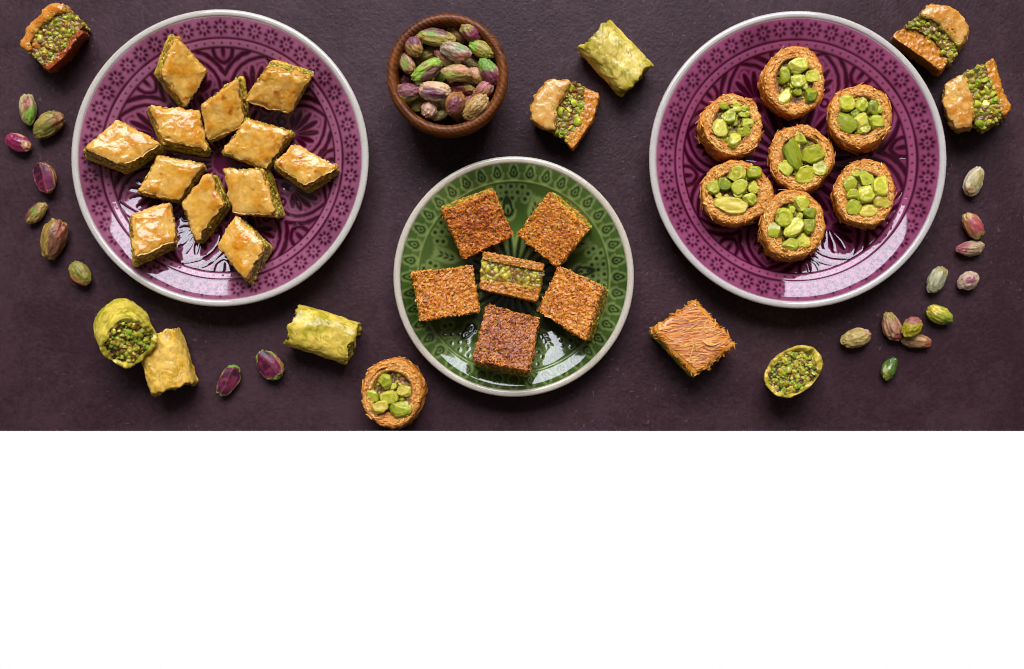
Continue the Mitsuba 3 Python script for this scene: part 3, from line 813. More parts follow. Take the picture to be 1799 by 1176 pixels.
# ------------------------------------------------------------------ yellow-green pistachio rolls
def roll(lab, p0, p1, wid, zc, hgt, seed, gold, olive, end=(1, 1), group='yellow pistachio rolls on the table', side=None, e=0.78):
    """A roll whose axis runs between pixels p0 and p1; wid: its width in pixels; zc: height of its middle at each end."""
    t = thing('pistachio_roll', lab, 'pastry', group)
    A, B = W(p0[0], p0[1], zc[0]), W(p1[0], p1[1], zc[1])
    ax = B - A
    L = np.linalg.norm(ax); ax = ax / L
    s = np.cross([0, 0, 1], ax) if side is None else np.array([math.cos(math.radians(side)), math.sin(math.radians(side)), 0.0])
    s = s - ax * (s @ ax); s /= np.linalg.norm(s)
    up = np.cross(ax, s)
    w = wid * S * (1 - (zc[0] + zc[1]) / 2 / HC) / 2
    hh = hgt / 2
    n, m = 170, 70
    th = np.arange(n) * 2 * np.pi / n
    cx_, cz_ = np.sign(np.cos(th)) * np.abs(np.cos(th)) ** e, np.sign(np.sin(th)) * np.abs(np.sin(th)) ** e
    tt = np.linspace(0, 1, m)
    inr = np.array([0.93, 0.86, 0.80])
    TT = np.concatenate([[0.035, 0.02, 0.0], tt, [1.0, 0.98, 0.965]])
    SC = np.concatenate([inr[::-1], np.ones(m), inr])
    SC[3] = SC[-4] = 0.975
    M = len(TT)
    TH, _ = np.meshgrid(th, np.arange(M), indexing='ij')
    Sx, Sz, Ln = np.outer(cx_, SC) * w, np.outer(cz_, SC) * hh, np.broadcast_to(TT * L, (n, M))
    q = np.stack([Ln.ravel(), Sx.ravel(), Sz.ravel()], -1)
    i, j = np.meshgrid(np.arange(n), np.arange(M - 1), indexing='ij')
    f4 = np.stack([i * M + j, ((i + 1) % n) * M + j, ((i + 1) % n) * M + j + 1, i * M + j + 1], -1).reshape(-1, 4)
    F = np.vstack([f4[:, [0, 1, 2]], f4[:, [0, 2, 3]]])
    nor = vnormals(q, F)
    if (nor[:, 2] * q[:, 2]).sum() < 0:
        F = F[:, ::-1]; nor = -nor
    Q = q + seed * 0.173
    a, b = N(Q, 110, seed, 3), N(Q, 330, seed + 1, 3)
    wr = N(Q + 0.004 * a[:, None], 190, seed + 2, 2)
    crease = sstep(0.03, 0.0, np.abs(wr - 0.5))
    h = 0.0034 * (a - 0.5) + 0.0006 * (b - 0.5) - 0.00025 * crease + 0.00022 * (N(Q, 900, seed + 3, 2) - 0.5)
    q = q + nor * h[:, None]
    q[:, 0] += 0.0050 * (N(np.c_[Q[:, 1:] * 2.4, 0 * a], 100, seed + 6, 2) - 0.5)
    col = mixc(np.broadcast_to(gold, q.shape), olive, sstep(0.44, 0.66, N(Q, 120, seed + 4, 3)))
    edge = np.minimum(Ln.ravel(), L - Ln.ravel())
    col = mixc(col, olive * 0.9, 0.85 * sstep(0.006, 0.0005, edge) * sstep(0.30, 0.55, b))
    col = mixc(col, gold * 1.28, 0.65 * sstep(0.48, 0.66, N(Q, 200, seed + 9, 3)))
    col = mixc(col, olive * 0.6, 0.5 * crease)
    col = mixc(col, C(120, 128, 26), 0.65 * sstep(0.62, 0.74, N(Q, 420, seed + 11, 2)) * sstep(0.40, 0.6, N(Q, 90, seed + 12, 2)))
    col = col * (0.86 + 0.28 * N(Q, 900, seed + 3, 2)[:, None])
    fr = np.stack([ax, s, up], 0)
    wk = put('pastry_wrap', t, q @ fr + A, F, np.clip(col, .0015, .9), 'roll_skin')
    for side, on in ((0, end[0]), (1, end[1])):
        rings = np.linspace(0, 0.93 if on < 2 else 0.89, 26)
        P = np.vstack([[0, 0]] + [np.stack([x * np.sign(np.cos(b_)) * np.abs(np.cos(b_)) ** e, x * np.sign(np.sin(b_)) * np.abs(np.sin(b_)) ** e], -1)
                                  for x in rings[1:] for b_ in [np.arange(int(6 + 110 * x)) * 2 * np.pi / int(6 + 110 * x)]])
        ff = Delaunay(P).simplices
        dirn = 1 if side else -1
        v = np.c_[np.full(len(P), (L - 0.0014) if side else 0.0014), P[:, 0] * w, P[:, 1] * hh]
        B1, B2, br = WOR[0.0020](v + seed)
        v[:, 0] += dirn * (0.0016 * (B2 - B1) + 0.002 * (N(v, 150, seed, 2) - 0.5))
        pal = np.array([C(180, 176, 50), C(150, 156, 40), C(130, 84, 36), C(196, 172, 66), C(112, 70, 38), C(160, 176, 48)])
        cc = pal[(br[:, 0] * 6).astype(int) % 6] * (0.7 + 0.5 * br[:, 1:2])
        cc = mixc(cc, C(44, 26, 10), sstep(0.26, 0.05, B2 - B1))
        fn = np.cross(v[ff[:, 1]] - v[ff[:, 0]], v[ff[:, 2]] - v[ff[:, 0]])[:, 0] * dirn < 0
        ff[fn] = ff[fn][:, ::-1]
        wv = v @ fr + A
        fk = put('filling', t, wv, ff, np.clip(cc, .0015, .9), 'dry_pastry')
        if on:
            nn = np.broadcast_to(ax * dirn, wv.shape)
            ok = np.hypot(P[:, 0], P[:, 1]) < 0.85
            scatter(fk, wv[ok], nn[ok], 110 if on < 2 else 120, 0.0014, 0.0034 if on < 2 else 0.0046, seed + 30 + side, PALEPAL if on < 2 else NUTPAL + PALEPAL)
            if on == 2:
                ok = np.hypot(P[:, 0], P[:, 1]) < 0.75
                scatter(fk, wv[ok], nn[ok], 18, 0.0040, 0.0062, seed + 33, NUTPAL, name='pistachio_piece', each=True)
    return t


roll('yellow pistachio roll with a white shine, below the left purple plate', (515, 570), (620, 604), 76, (0.0122, 0.0122), 0.0242, 501, C(226, 196, 84), C(180, 166, 40))
roll('golden yellow pistachio roll lying under the roll with its nut end up, lower left', (276, 588), (308, 682), 80, (0.0122, 0.0122), 0.0242, 502, C(238, 194, 92), C(216, 166, 44))
roll('crumbly yellow-green pistachio roll between the wooden bowl and the right plate', (1044, 65), (1118, 142), 77, (0.0122, 0.0122), 0.0242, 503, C(218, 194, 96), C(176, 162, 40))
roll('stubby pistachio roll propped against another roll, its chopped green nut end facing up', (212, 567), (226, 602), 89, (0.011, 0.035), 0.0300, 504, C(224, 200, 84), C(184, 170, 44), end=(0, 2))
roll('short yellow pistachio roll standing on end right of the shredded square', (1391, 652), (1394, 654), 104, (0.001, 0.026), 0.0265, 505, C(230, 200, 86), C(196, 172, 50), end=(0, 2), side=36, e=0.92)

# ------------------------------------------------------------------ loose pieces lying on their sides
CREAM = dict(PHY, fn=phyllo_top, bsdf='syrup_pastry', soft=30, gold=C(220, 166, 86), amber=C(204, 132, 44), pale=C(234, 194, 122), brown=C(190, 104, 30), side=C(214, 156, 80), sidedark=C(170, 100, 36))
AMBER = dict(CRUST, bsdf='satin_pastry', soft=8, amp=0.00015, edge=C(222, 146, 38), core=C(208, 130, 42), lite=C(232, 166, 76), dark=C(172, 96, 22), fleck=C(230, 180, 100))
RUST = dict(AMBER, edge=C(180, 80, 16), core=C(190, 96, 26), lite=C(206, 112, 36), dark=C(116, 36, 5))
GREENF = dict(FILL, grain=0.0030, amp=0.0028, pal=[C(164, 156, 40), C(136, 136, 32), C(120, 80, 32), C(184, 166, 56), C(136, 86, 36), C(150, 158, 40)])
SG = 'cut pastry pieces lying on their sides'


def cp(lst, ox, oy, sc):
    return [(ox + x / sc, oy + y / sc) for x, y in lst]


on_side('pastry_piece', 'tan and orange pastry piece lying on its side right of the wooden bowl', SG, [
    ('base', cp([(520, 600), (648, 650), (600, 840), (445, 1072), (380, 990), (470, 890), (530, 720)], 900, 10, 4.2), AMBER, -0.002),
    ('filling', cp([(440, 570), (545, 605), (550, 690), (500, 890), (400, 980), (310, 940), (300, 840), (330, 740)], 900, 10, 4.2), GREENF, -0.0025),
    ('crust', cp([(285, 532), (440, 565), (370, 680), (325, 780), (320, 930), (200, 895), (140, 850), (140, 730), (190, 640)], 900, 10, 4.2), CREAM, 0.0008)],
    (1, 6), 0.0003, 0.024, 600, 130, big=12)
on_side('pastry_piece', 'cream-topped pastry piece with an orange base beside the upper right rim of the right plate', SG, [
    ('base', cp([(125, 270), (215, 225), (330, 240), (470, 330), (590, 460), (515, 572), (320, 430), (130, 305)], 1540, 0, 4.54), AMBER, -0.003),
    ('filling', cp([(190, 232), (345, 125), (490, 175), (640, 300), (650, 420), (590, 490), (540, 430), (450, 310), (310, 235)], 1540, 0, 4.54), GREENF, -0.0015),
    ('crust', cp([(325, 125), (420, 35), (560, 38), (690, 130), (742, 215), (735, 290), (650, 395), (600, 320), (500, 200), (400, 150)], 1540, 0, 4.54), CREAM, 0.0006)],
    (-7, 14), 0.0003, 0.023, 610, 130, big=6, bigsz=(0.003, 0.0052))
on_side('pastry_piece', 'cream and amber pastry piece with chunky green nuts, right of the right plate', SG, [
    ('base', cp([(860, 500), (935, 462), (1000, 690), (1078, 850), (1010, 950), (970, 810), (890, 640)], 1540, 0, 4.54), AMBER, -0.002),
    ('filling', cp([(690, 572), (870, 505), (910, 650), (995, 810), (1000, 940), (840, 1045), (780, 1000), (765, 800), (710, 680)], 1540, 0, 4.54), GREENF, -0.002),
    ('crust', cp([(545, 672), (700, 580), (745, 720), (785, 890), (745, 1020), (620, 1040), (560, 930), (525, 800)], 1540, 0, 4.54), dict(CREAM, gold=C(226, 170, 84), pale=C(236, 190, 116)), 0.0006)],
    (0, 8), 0.0003, 0.025, 620, 130, big=20)
on_side('pastry_piece', 'rust-orange pastry piece with green nut filling in the upper left corner', SG, [
    ('base', cp([(430, 700), (600, 540), (710, 400), (800, 305), (900, 330), (800, 400), (660, 600), (500, 735)], 0, 0, 5.88), RUST, -0.001),
    ('filling', cp([(300, 560), (280, 430), (400, 250), (560, 150), (690, 110), (790, 170), (870, 270), (820, 320), (700, 440), (620, 570), (450, 715), (350, 590)], 0, 0, 5.88), dict(GREENF, pal=GREENF['pal'] + [C(190, 110, 30)]), -0.001),
    ('crust', cp([(215, 420), (330, 230), (520, 48), (650, 40), (700, 120), (560, 175), (420, 280), (310, 440), (330, 550), (225, 490)], 0, 0, 5.88), dict(CREAM, soft=6, gold=C(208, 124, 40), amber=C(196, 104, 24), pale=C(224, 160, 72), brown=C(150, 70, 20)), 0.0002)],
    (14, 7), 0.0003, 0.023, 630, 130, big=9, bigsz=(0.003, 0.0055))

# the square with threads on top
t = thing('shredded_pastry', 'orange square of shredded pastry with fine threads, below the right plate', 'pastry')
KAD = dict(bsdf='satin_pastry', fn=phyllo_top, soft=3, gold=C(224, 144, 48), amber=C(214, 126, 32), pale=C(232, 166, 76), brown=C(170, 90, 30), side=C(216, 134, 44), sidedark=C(160, 84, 24))
PALEG = dict(bsdf='dry_pastry', fn=phyllo_side, soft=2, side=C(190, 184, 60), sidedark=C(150, 150, 34), tint=C(210, 190, 80))
cs = [(1217, 528), (1291, 598), (1226, 658), (1146, 587)]
out = layer_block(t, cs, (-8, 7), 0.0003, 0.022, [('base', 0.0, 0.25, CRUSTB, -0.001), ('filling', 0.16, 0.80, PALEG, 0.0003), ('top_crust', 0.74, 1.0, KAD, 0.0)], 640, lean=0)
rng = np.random.default_rng(641)


def _tube(points, rad, sides=6):
    p = np.asarray(points, float)
    tg = np.gradient(p, axis=0)
    tg /= np.linalg.norm(tg, axis=1, keepdims=True) + 1e-12
    a = np.cross(tg, [0, 0, 1.0])
    a /= np.linalg.norm(a, axis=1, keepdims=True) + 1e-12
    b, ang = np.cross(a, tg), np.arange(sides) * 2 * np.pi / sides
    v = p[:, None] + rad * (np.cos(ang)[None, :, None] * a[:, None] + np.sin(ang)[None, :, None] * b[:, None])
    f = []
    for i in range(len(p) - 1):
        for j in range(sides):
            q = [i * sides + j, i * sides + (j + 1) % sides, (i + 1) * sides + (j + 1) % sides, (i + 1) * sides + j]
            f += [(q[0], q[1], q[2]), (q[0], q[2], q[3])]
    return v.reshape(-1, 3), np.array(f)


pg = Polygon([W(x, y, 0.022)[:2] for x, y in cs]).buffer(-0.0014)
topv, _f, _ck = out['top_crust']
_n = vnormals(topv, _f)
_ok = np.abs(_n[:, 2]) < 0.85
shreds(_ck, topv[_ok], _n[_ok], 420, (0.0025, 0.0070), 0.00034, [C(244, 164, 56), C(226, 138, 36), C(250, 188, 92)], 642, lift=0.0, out=0.16)
tree = cKDTree(topv[:, :2][topv[:, 2] > 0.015]); tz = topv[topv[:, 2] > 0.015][:, 2]
from shapely.geometry import LineString


def strands(n, cols, rad, dirs, ln, lift, name, each=False):
    V, F, K, o = [], [], [], 0
    minx, miny, maxx, maxy = pg.bounds
    while n > 0:
        p = np.array([rng.uniform(minx, maxx), rng.uniform(miny, maxy)])
        a = math.radians(rng.normal(*dirs)); L = rng.uniform(*ln)
        k = np.linspace(-0.5, 0.5, 12)
        bend = rng.normal(0, 0.45 if each else 0.14)
        xy = p + np.outer(k * L, [math.cos(a), math.sin(a)]) + np.outer(bend * L * (k * k - 0.1), [-math.sin(a), math.cos(a)])
        g = LineString(xy).intersection(pg)
        if g.is_empty or g.geom_type != 'LineString' or g.length < 0.004:
            continue
        s = np.array([g.interpolate(x, normalized=True).coords[0] for x in np.linspace(0, 1, 12)])
        d_, i_ = tree.query(s, k=4)
        z = tz[i_].max(1)
        z = np.convolve(np.pad(z, 2, mode='edge'), np.ones(5) / 5, 'valid') + lift * rng.uniform(0.3, 1.2)
        v, f = _tube(np.c_[s, z], rad * rng.uniform(0.7, 1.2), 6)
        c = np.asarray(cols[rng.integers(len(cols))]) * rng.uniform(0.85, 1.1)
        if each:
            put(name, t, v, f, np.clip(c, 0, .9), 'satin_pastry')
        V.append(v); F.append(f + o); K.append(np.broadcast_to(c, v.shape)); o += len(v); n -= 1
    if not each:
        put(name, t, np.vstack(V), np.vstack(F), np.clip(np.vstack(K), 0, .9), 'satin_pastry', kind='stuff')


strands(230, [C(240, 160, 62), C(206, 118, 48), C(248, 184, 90), C(190, 106, 52), C(236, 144, 42)], 0.00042, (6, 13), (0.010, 0.026), 0.0003, 'pastry_threads')
strands(7, [C(236, 186, 104), C(228, 170, 86)], 0.0004, (38, 40), (0.007, 0.017), 0.0012, 'loose_thread', each=True)

# ------------------------------------------------------------------ wooden bowl
BC, BRIM = (785.5, 129), 0.043


def wood(p, n, uv):
    x, y, z = p.x - float(W(*BC, 0.03)[0]), p.y - float(W(*BC, 0.03)[1]), p.z
    w = fbm(x * 60, y * 60, z * 60, octaves=3)
    g = dr.sin((x * 0.72 + y * 0.55 + z * 0.42) * 2600 + w * 9)
    rings = fbm(x * 40 + 9, y * 160, z * 120, octaves=3)
    pores = smoothstep(0.62, 0.78, noise(x * 500, y * 1700, z * 900))
    c = mix(mi.Color3f(0.155, 0.044, 0.006), mi.Color3f(0.036, 0.008, 0.002), dr.clip(0.38 + 0.30 * g + 1.3 * (rings - 0.5), 0, 1))
    return mix(c, mi.Color3f(0.035, 0.010, 0.004), 0.7 * pores)


def wood_bump(p, n, uv):
    return noise(p.x * 500, p.y * 1700, p.z * 900)


scene['wood'] = {'type': 'twosided', 'b': {'type': 'bumpmap', 'arbitrary': proc(wood_bump, eps=2e-4), 'scale': 0.00012,
                 'bsdf': {'type': 'principled', 'base_color': proc(wood), 'roughness': 0.40, 'specular': 0.18}}}
bowl = thing('wooden_bowl', 'small round dark wooden bowl filled with shelled pistachios', 'bowl')
k = S * (1 - BRIM / HC)
RO = 107.5 * k; RI = 90 * k
pr = [(0.001, 0.0005), (RO * 0.60, 0.0005), (RO * 0.66, 0.002), (RO * 0.82, 0.010), (RO * 0.94, 0.020), (RO * 0.995, 0.031), (RO, 0.036), (RO * 0.995, 0.0395)]
for a in np.linspace(20, 160, 9):
    pr.append(((RO + RI) / 2 + (RO - RI) / 2 * 0.97 * math.cos(math.radians(a)), BRIM - 0.0028 + 0.0028 * math.sin(math.radians(a))))
pr += [(RI * 0.985, 0.038), (RI * 0.97, 0.030), (RI * 0.88, 0.018), (RI * 0.66, 0.009), (RI * 0.3, 0.006), (0.001, 0.0055)]
pr = np.array(pr)
from scipy.interpolate import PchipInterpolator
s_ = np.concatenate([[0], np.cumsum(np.linalg.norm(np.diff(pr, axis=0), axis=1))])
ss = np.linspace(0, s_[-1], 110)
pr = np.stack([PchipInterpolator(s_, pr[:, 0])(ss), PchipInterpolator(s_, pr[:, 1])(ss)], -1)
n, m = 200, len(pr)
a = np.arange(n) * 2 * np.pi / n
bc = W(BC[0], BC[1], BRIM)
V = np.stack([pr[None, :, 0] * np.cos(a)[:, None] + bc[0], pr[None, :, 0] * np.sin(a)[:, None] + bc[1], np.broadcast_to(pr[None, :, 1], (n, m))], -1).reshape(-1, 3)
i, j = np.meshgrid(np.arange(n), np.arange(m - 1), indexing='ij')
q = np.stack([i * m + j, i * m + j + 1, ((i + 1) % n) * m + j + 1, ((i + 1) % n) * m + j], -1).reshape(-1, 4)
F = np.vstack([q[:, [0, 2, 1]], q[:, [0, 3, 2]]])
scene[bowl + '__body'] = mikit.ply((V, F), 'wood', smooth=True)

# ------------------------------------------------------------------ pistachio kernels
TAN, OLV, PNK, MAG, PUR, GRN, LIM, PAL, BRN, RED = C(196, 160, 104), C(150, 132, 60), C(196, 144, 120), C(128, 24, 76), C(92, 30, 66), C(104, 150, 38), C(140, 184, 50), C(208, 190, 160), C(140, 90, 52), C(150, 66, 56)


def pistachio(lab, x, y, Lp, Wp, ang, zc, seed, base, streak, patches=(), group=None, roll_=0.0, pitch=0.0, half=None, gloss='nut_skin', fat=0.9, name='pistachio'):
    """A shelled kernel: length and width in pixels, ang the direction of its long axis in the picture, patches (direction on the nut, reach, colour)."""
    t = key(name)
    labels[t] = {'label': lab, 'category': 'pistachio'}
    if group:
        labels[t]['group'] = group
    rng = np.random.default_rng(seed)
    kk = S * (1 - zc / HC)
    a, b = Lp * kk / 2, Wp * kk / 2
    n, m = 64, 56
    s = -np.cos(np.linspace(0.001, np.pi - 0.001, m))
    th = np.arange(n) * 2 * np.pi / n
    SS, TH = np.meshgrid(s, th, indexing='ij')
    rad = np.sqrt(1 - SS ** 2) ** (0.92) * (1 - 0.10 * SS * rng.choice([-1, 1])) * (1 - 0.05 * SS ** 2)
    X, Y, Z = SS, rad * np.cos(TH), rad * np.sin(TH) * fat
    u = np.stack([X, Y, Z], -1).reshape(-1, 3)
    f4 = np.array([(i * n + j, i * n + (j + 1) % n, (i + 1) * n + (j + 1) % n, (i + 1) * n + j) for i in range(m - 1) for j in range(n)])
    F = np.vstack([f4[:, [0, 2, 1]], f4[:, [0, 3, 2]]])
    ro = rng.random(3) * 40
    ridge = N(u * np.array([1.1, 4.2, 4.2]) + ro, 1.0, seed, 3)
    lump = N(u * 1.6 + ro + 7, 1.0, seed + 1, 2)
    fine = N(u * np.array([5, 14, 14]) + ro, 1.0, seed + 2, 2)
    seam = np.exp(-((u[:, 1] - 0.1) / 0.09) ** 2) * (u[:, 2] > 0) * (1 - u[:, 0] ** 2)
    sc = 1 + 0.30 * (ridge - 0.5) + 0.22 * (lump - 0.5) - 0.05 * sstep(0.06, 0.0, np.abs(ridge - 0.5)) + 0.05 * (fine - 0.5) + 0.035 * seam
    v = u * sc[:, None]
    v[:, 1] += 0.10 * rng.uniform(-1, 1) * (1 - u[:, 0] ** 2)
    vein = sstep(0.06, 0.0, np.abs(ridge - 0.5))
    col = mixc(np.broadcast_to(base, v.shape), streak, sstep(0.42, 0.62, N(u * np.array([1.3, 3.6, 3.6]) + ro + 3, 1.0, seed + 3, 3)))
    col = mixc(col, np.asarray(streak) * 0.55, 0.85 * vein)
    for (dx, dy, dz, reach, pc) in patches:
        dd = np.array([dx, dy, dz], float); dd /= np.linalg.norm(dd)
        un = u / np.maximum(np.linalg.norm(u, axis=1, keepdims=True), 1e-9)
        val = un @ dd + 0.55 * (N(u * 2.4 + ro + 11, 1.0, seed + 4, 3) - 0.5)
        mk = sstep(reach - 0.05, reach + 0.05, val)
        col = mixc(col, pc, mk * (0.82 + 0.4 * (fine - 0.4)) * (1 - 0.3 * vein))
    col = col * (0.90 + 0.40 * fine[:, None])
    if half is not None:
        zc_ = half
        roof = zc_ + 0.16 - 0.34 * np.abs(v[:, 1] - 0.12 + 0.10 * np.sin(3 * v[:, 0] + seed)) + 0.14 * (N(u * 2.0 + ro, 1.0, seed + 8, 2) - 0.5) - 0.12 * v[:, 0] ** 2
        cut = v[:, 2] > roof
        dist = np.clip(v[:, 2] - roof, 0, 1)
        dish = 0.03 * sstep(0.0, 0.35, dist)
        face = mixc(np.broadcast_to(MAG * 0.62, v.shape), PUR * 0.5, sstep(0.4, 0.6, lump))
        face = mixc(face, C(150, 60, 84), 0.7 * sstep(0.5, 0.7, N(u * np.array([6, 2.5, 2]) + ro, 1.0, seed + 9, 3)))
        face = mixc(face, C(176, 96, 96), 0.45 * np.exp(-((u[:, 1] - 0.12 + 0.10 * np.sin(3 * u[:, 0] + seed)) / 0.05) ** 2))
        col = mixc(col, face, sstep(0.06, 0.12, dist))
        v[:, 2] = np.where(cut, roof - dish, v[:, 2])
    v = v * np.array([a, b, b])
    cr_, sr_ = math.cos(math.radians(roll_)), math.sin(math.radians(roll_))
    v = v @ np.array([[1, 0, 0], [0, cr_, -sr_], [0, sr_, cr_]]).T
    cp_, sp_ = math.cos(math.radians(pitch)), math.sin(math.radians(pitch))
    v = v @ np.array([[cp_, 0, -sp_], [0, 1, 0], [sp_, 0, cp_]]).T
    ca, sa = math.cos(math.radians(ang)), math.sin(math.radians(ang))
    v = v @ np.array([[ca, -sa, 0], [sa, ca, 0], [0, 0, 1]]).T
    p = W(x, y, zc)
    if zc < 0.012 and group and 'table' in group:
        p[2] = -v[:, 2].min() + 0.0002
        p[:2] = W(x, y, p[2])[:2]
    scene[t] = mikit.ply((v + p, F), gloss, smooth=True, color=np.clip(col, .002, .9))


TG = 'loose pistachios on the table'
LOOSE = [  # label, x, y, length, width, angle, base, streak, patches, extras
    ('pale pistachio with one green patch, nearest the left edge top', 50, 192, 53, 29, 94, C(176, 158, 112), C(150, 130, 78), [(-.5, -.5, .7, .72, GRN), (.4, -.3, .9, .86, RED)], {}),
    ('olive streaked pistachio beside the left purple plate, right of the pale one', 85, 221, 60, 38, 37, C(160, 140, 68), C(118, 112, 44), [(.9, -.3, .3, .72, BRN)], {}),
    ('shiny magenta pistachio at the left edge', 32, 251, 48, 30, -24, MAG, C(150, 50, 84), [(.9, .1, .3, .72, C(196, 150, 110)), (0, .8, .6, .93, PNK)], dict(gloss='nut_gloss')),
    ('split pistachio half with a dark magenta face, left of the left purple plate', 78, 313, 55, 38, -72, C(180, 126, 70), C(150, 96, 50), [], dict(half=0.25, roll_=12)),
    ('small tan pistachio with a magenta back, left of the left purple plate', 64, 374, 46, 25, 46, C(182, 150, 86), C(140, 120, 54), [(-.2, .8, .5, .62, C(110, 44, 52)), (0, .3, .9, .93, GRN)], {}),
    ('largest loose pistachio, half olive and half purple-brown, at the left', 94, 421, 72, 42, 74, C(176, 140, 68), C(140, 116, 52), [(.1, -.8, .5, .42, C(96, 46, 44)), (.7, -.5, .4, .8, C(150, 76, 46))], {}),
    ('stubby olive and orange pistachio below the left purple plate rim', 141, 482, 46, 32, -52, C(158, 138, 72), C(128, 130, 50), [(.4, -.8, .1, .66, C(176, 104, 50))], {}),
    ('narrow split pistachio with magenta face and green tip, bottom left', 401, 669, 56, 33, 60, C(170, 170, 70), C(120, 130, 40), [(.95, .2, .2, .6, GRN)], dict(half=0.20, roll_=12)),
    ('magenta pistachio half with a pale ridge and green edge, right of the narrow split one', 474, 641, 56, 42, -50, C(120, 150, 50), C(140, 150, 60), [(.2, .8, .4, .7, C(176, 100, 76))], dict(half=0.30, roll_=6)),
    ('pale greenish pistachio right of the right plate, topmost there', 1712, 319, 53, 30, 68, C(190, 178, 138), C(206, 192, 166), [(.4, -.4, .8, .8, OLV), (-.8, .3, .5, .84, C(176, 120, 84)), (-.3, .2, .9, .9, OLV)], {}),
    ('red-brown pistachio with a pink crown, right of the right plate', 1708, 397, 50, 32, -58, C(160, 96, 66), C(190, 140, 96), [(.1, .2, .95, .7, C(164, 60, 76)), (-.95, 0, .2, .8, TAN), (.9, -.2, .2, .75, C(150, 130, 76))], {}),
    ('cream pistachio lying level with a pink end, right of the right plate', 1704, 436, 48, 26, 4, C(182, 160, 120), C(160, 120, 100), [(-.9, .2, .3, .6, C(160, 76, 90))], {}),
    ('grey-green wrinkled pistachio right of the right plate', 1646, 492, 50, 29, 62, C(150, 152, 122), C(186, 180, 146), [(.8, 0, .4, .84, OLV)], {}),
    ('short pale pink pistachio with a crimson line, lower right', 1700, 494, 38, 31, 32, C(188, 150, 136), C(196, 176, 150), [(0, .1, 1, .90, MAG)], {}),
    ('bright yellow-green pistachio, lower right', 1651, 553, 47, 30, -24, C(184, 176, 62), C(150, 164, 54), [(-.6, .3, .6, .8, C(208, 180, 40)), (.8, -.2, .5, .8, C(110, 140, 40))], dict(gloss='nut_gloss')),
    ('tan pistachio with pink stripes, left in the cluster of three', 1568, 573, 52, 32, -68, C(190, 146, 112), C(160, 110, 84), [(.8, -.1, .5, .86, C(150, 50, 56)), (-.9, 0, .3, .72, OLV)], {}),
    ('yellow olive pistachio with a pink back, middle of the cluster of three', 1602, 576, 40, 32, 50, C(186, 168, 36), C(160, 150, 30), [(.7, .4, .3, .62, C(150, 70, 86))], dict(zup=0.006)),
    ('tan ribbed pistachio, lowest in the cluster of three', 1609, 600, 52, 25, -4, C(196, 154, 108), C(160, 116, 76), [(.9, -.3, .3, .84, RED)], {}),
    ('olive tan pistachio left of the cluster of three', 1505, 594, 53, 32, 15, C(174, 152, 84), C(190, 164, 104), [(.9, .2, .2, .84, PNK)], {}),
    ('small dark green shiny pistachio at the bottom right', 1563, 648, 40, 25, 66, C(62, 94, 30), C(96, 122, 48), [(-.2, .7, .7, .90, C(190, 190, 140)), (-.9, .1, .3, .84, C(176, 180, 60))], dict(gloss='nut_gloss')),
]
for i, (lab, x, y, L_, W_, ang, b_, s_c, pt, ex) in enumerate(LOOSE):
    ex = dict(ex); zup = ex.pop('zup', 0)
    pistachio(lab, x, y, L_, W_, ang, 0.005 + zup, 700 + i, b_, s_c, pt, group=TG if not zup else None, **ex)


def bx(x, y):
    return 690 + x / 6.19, 30 + y / 6.19


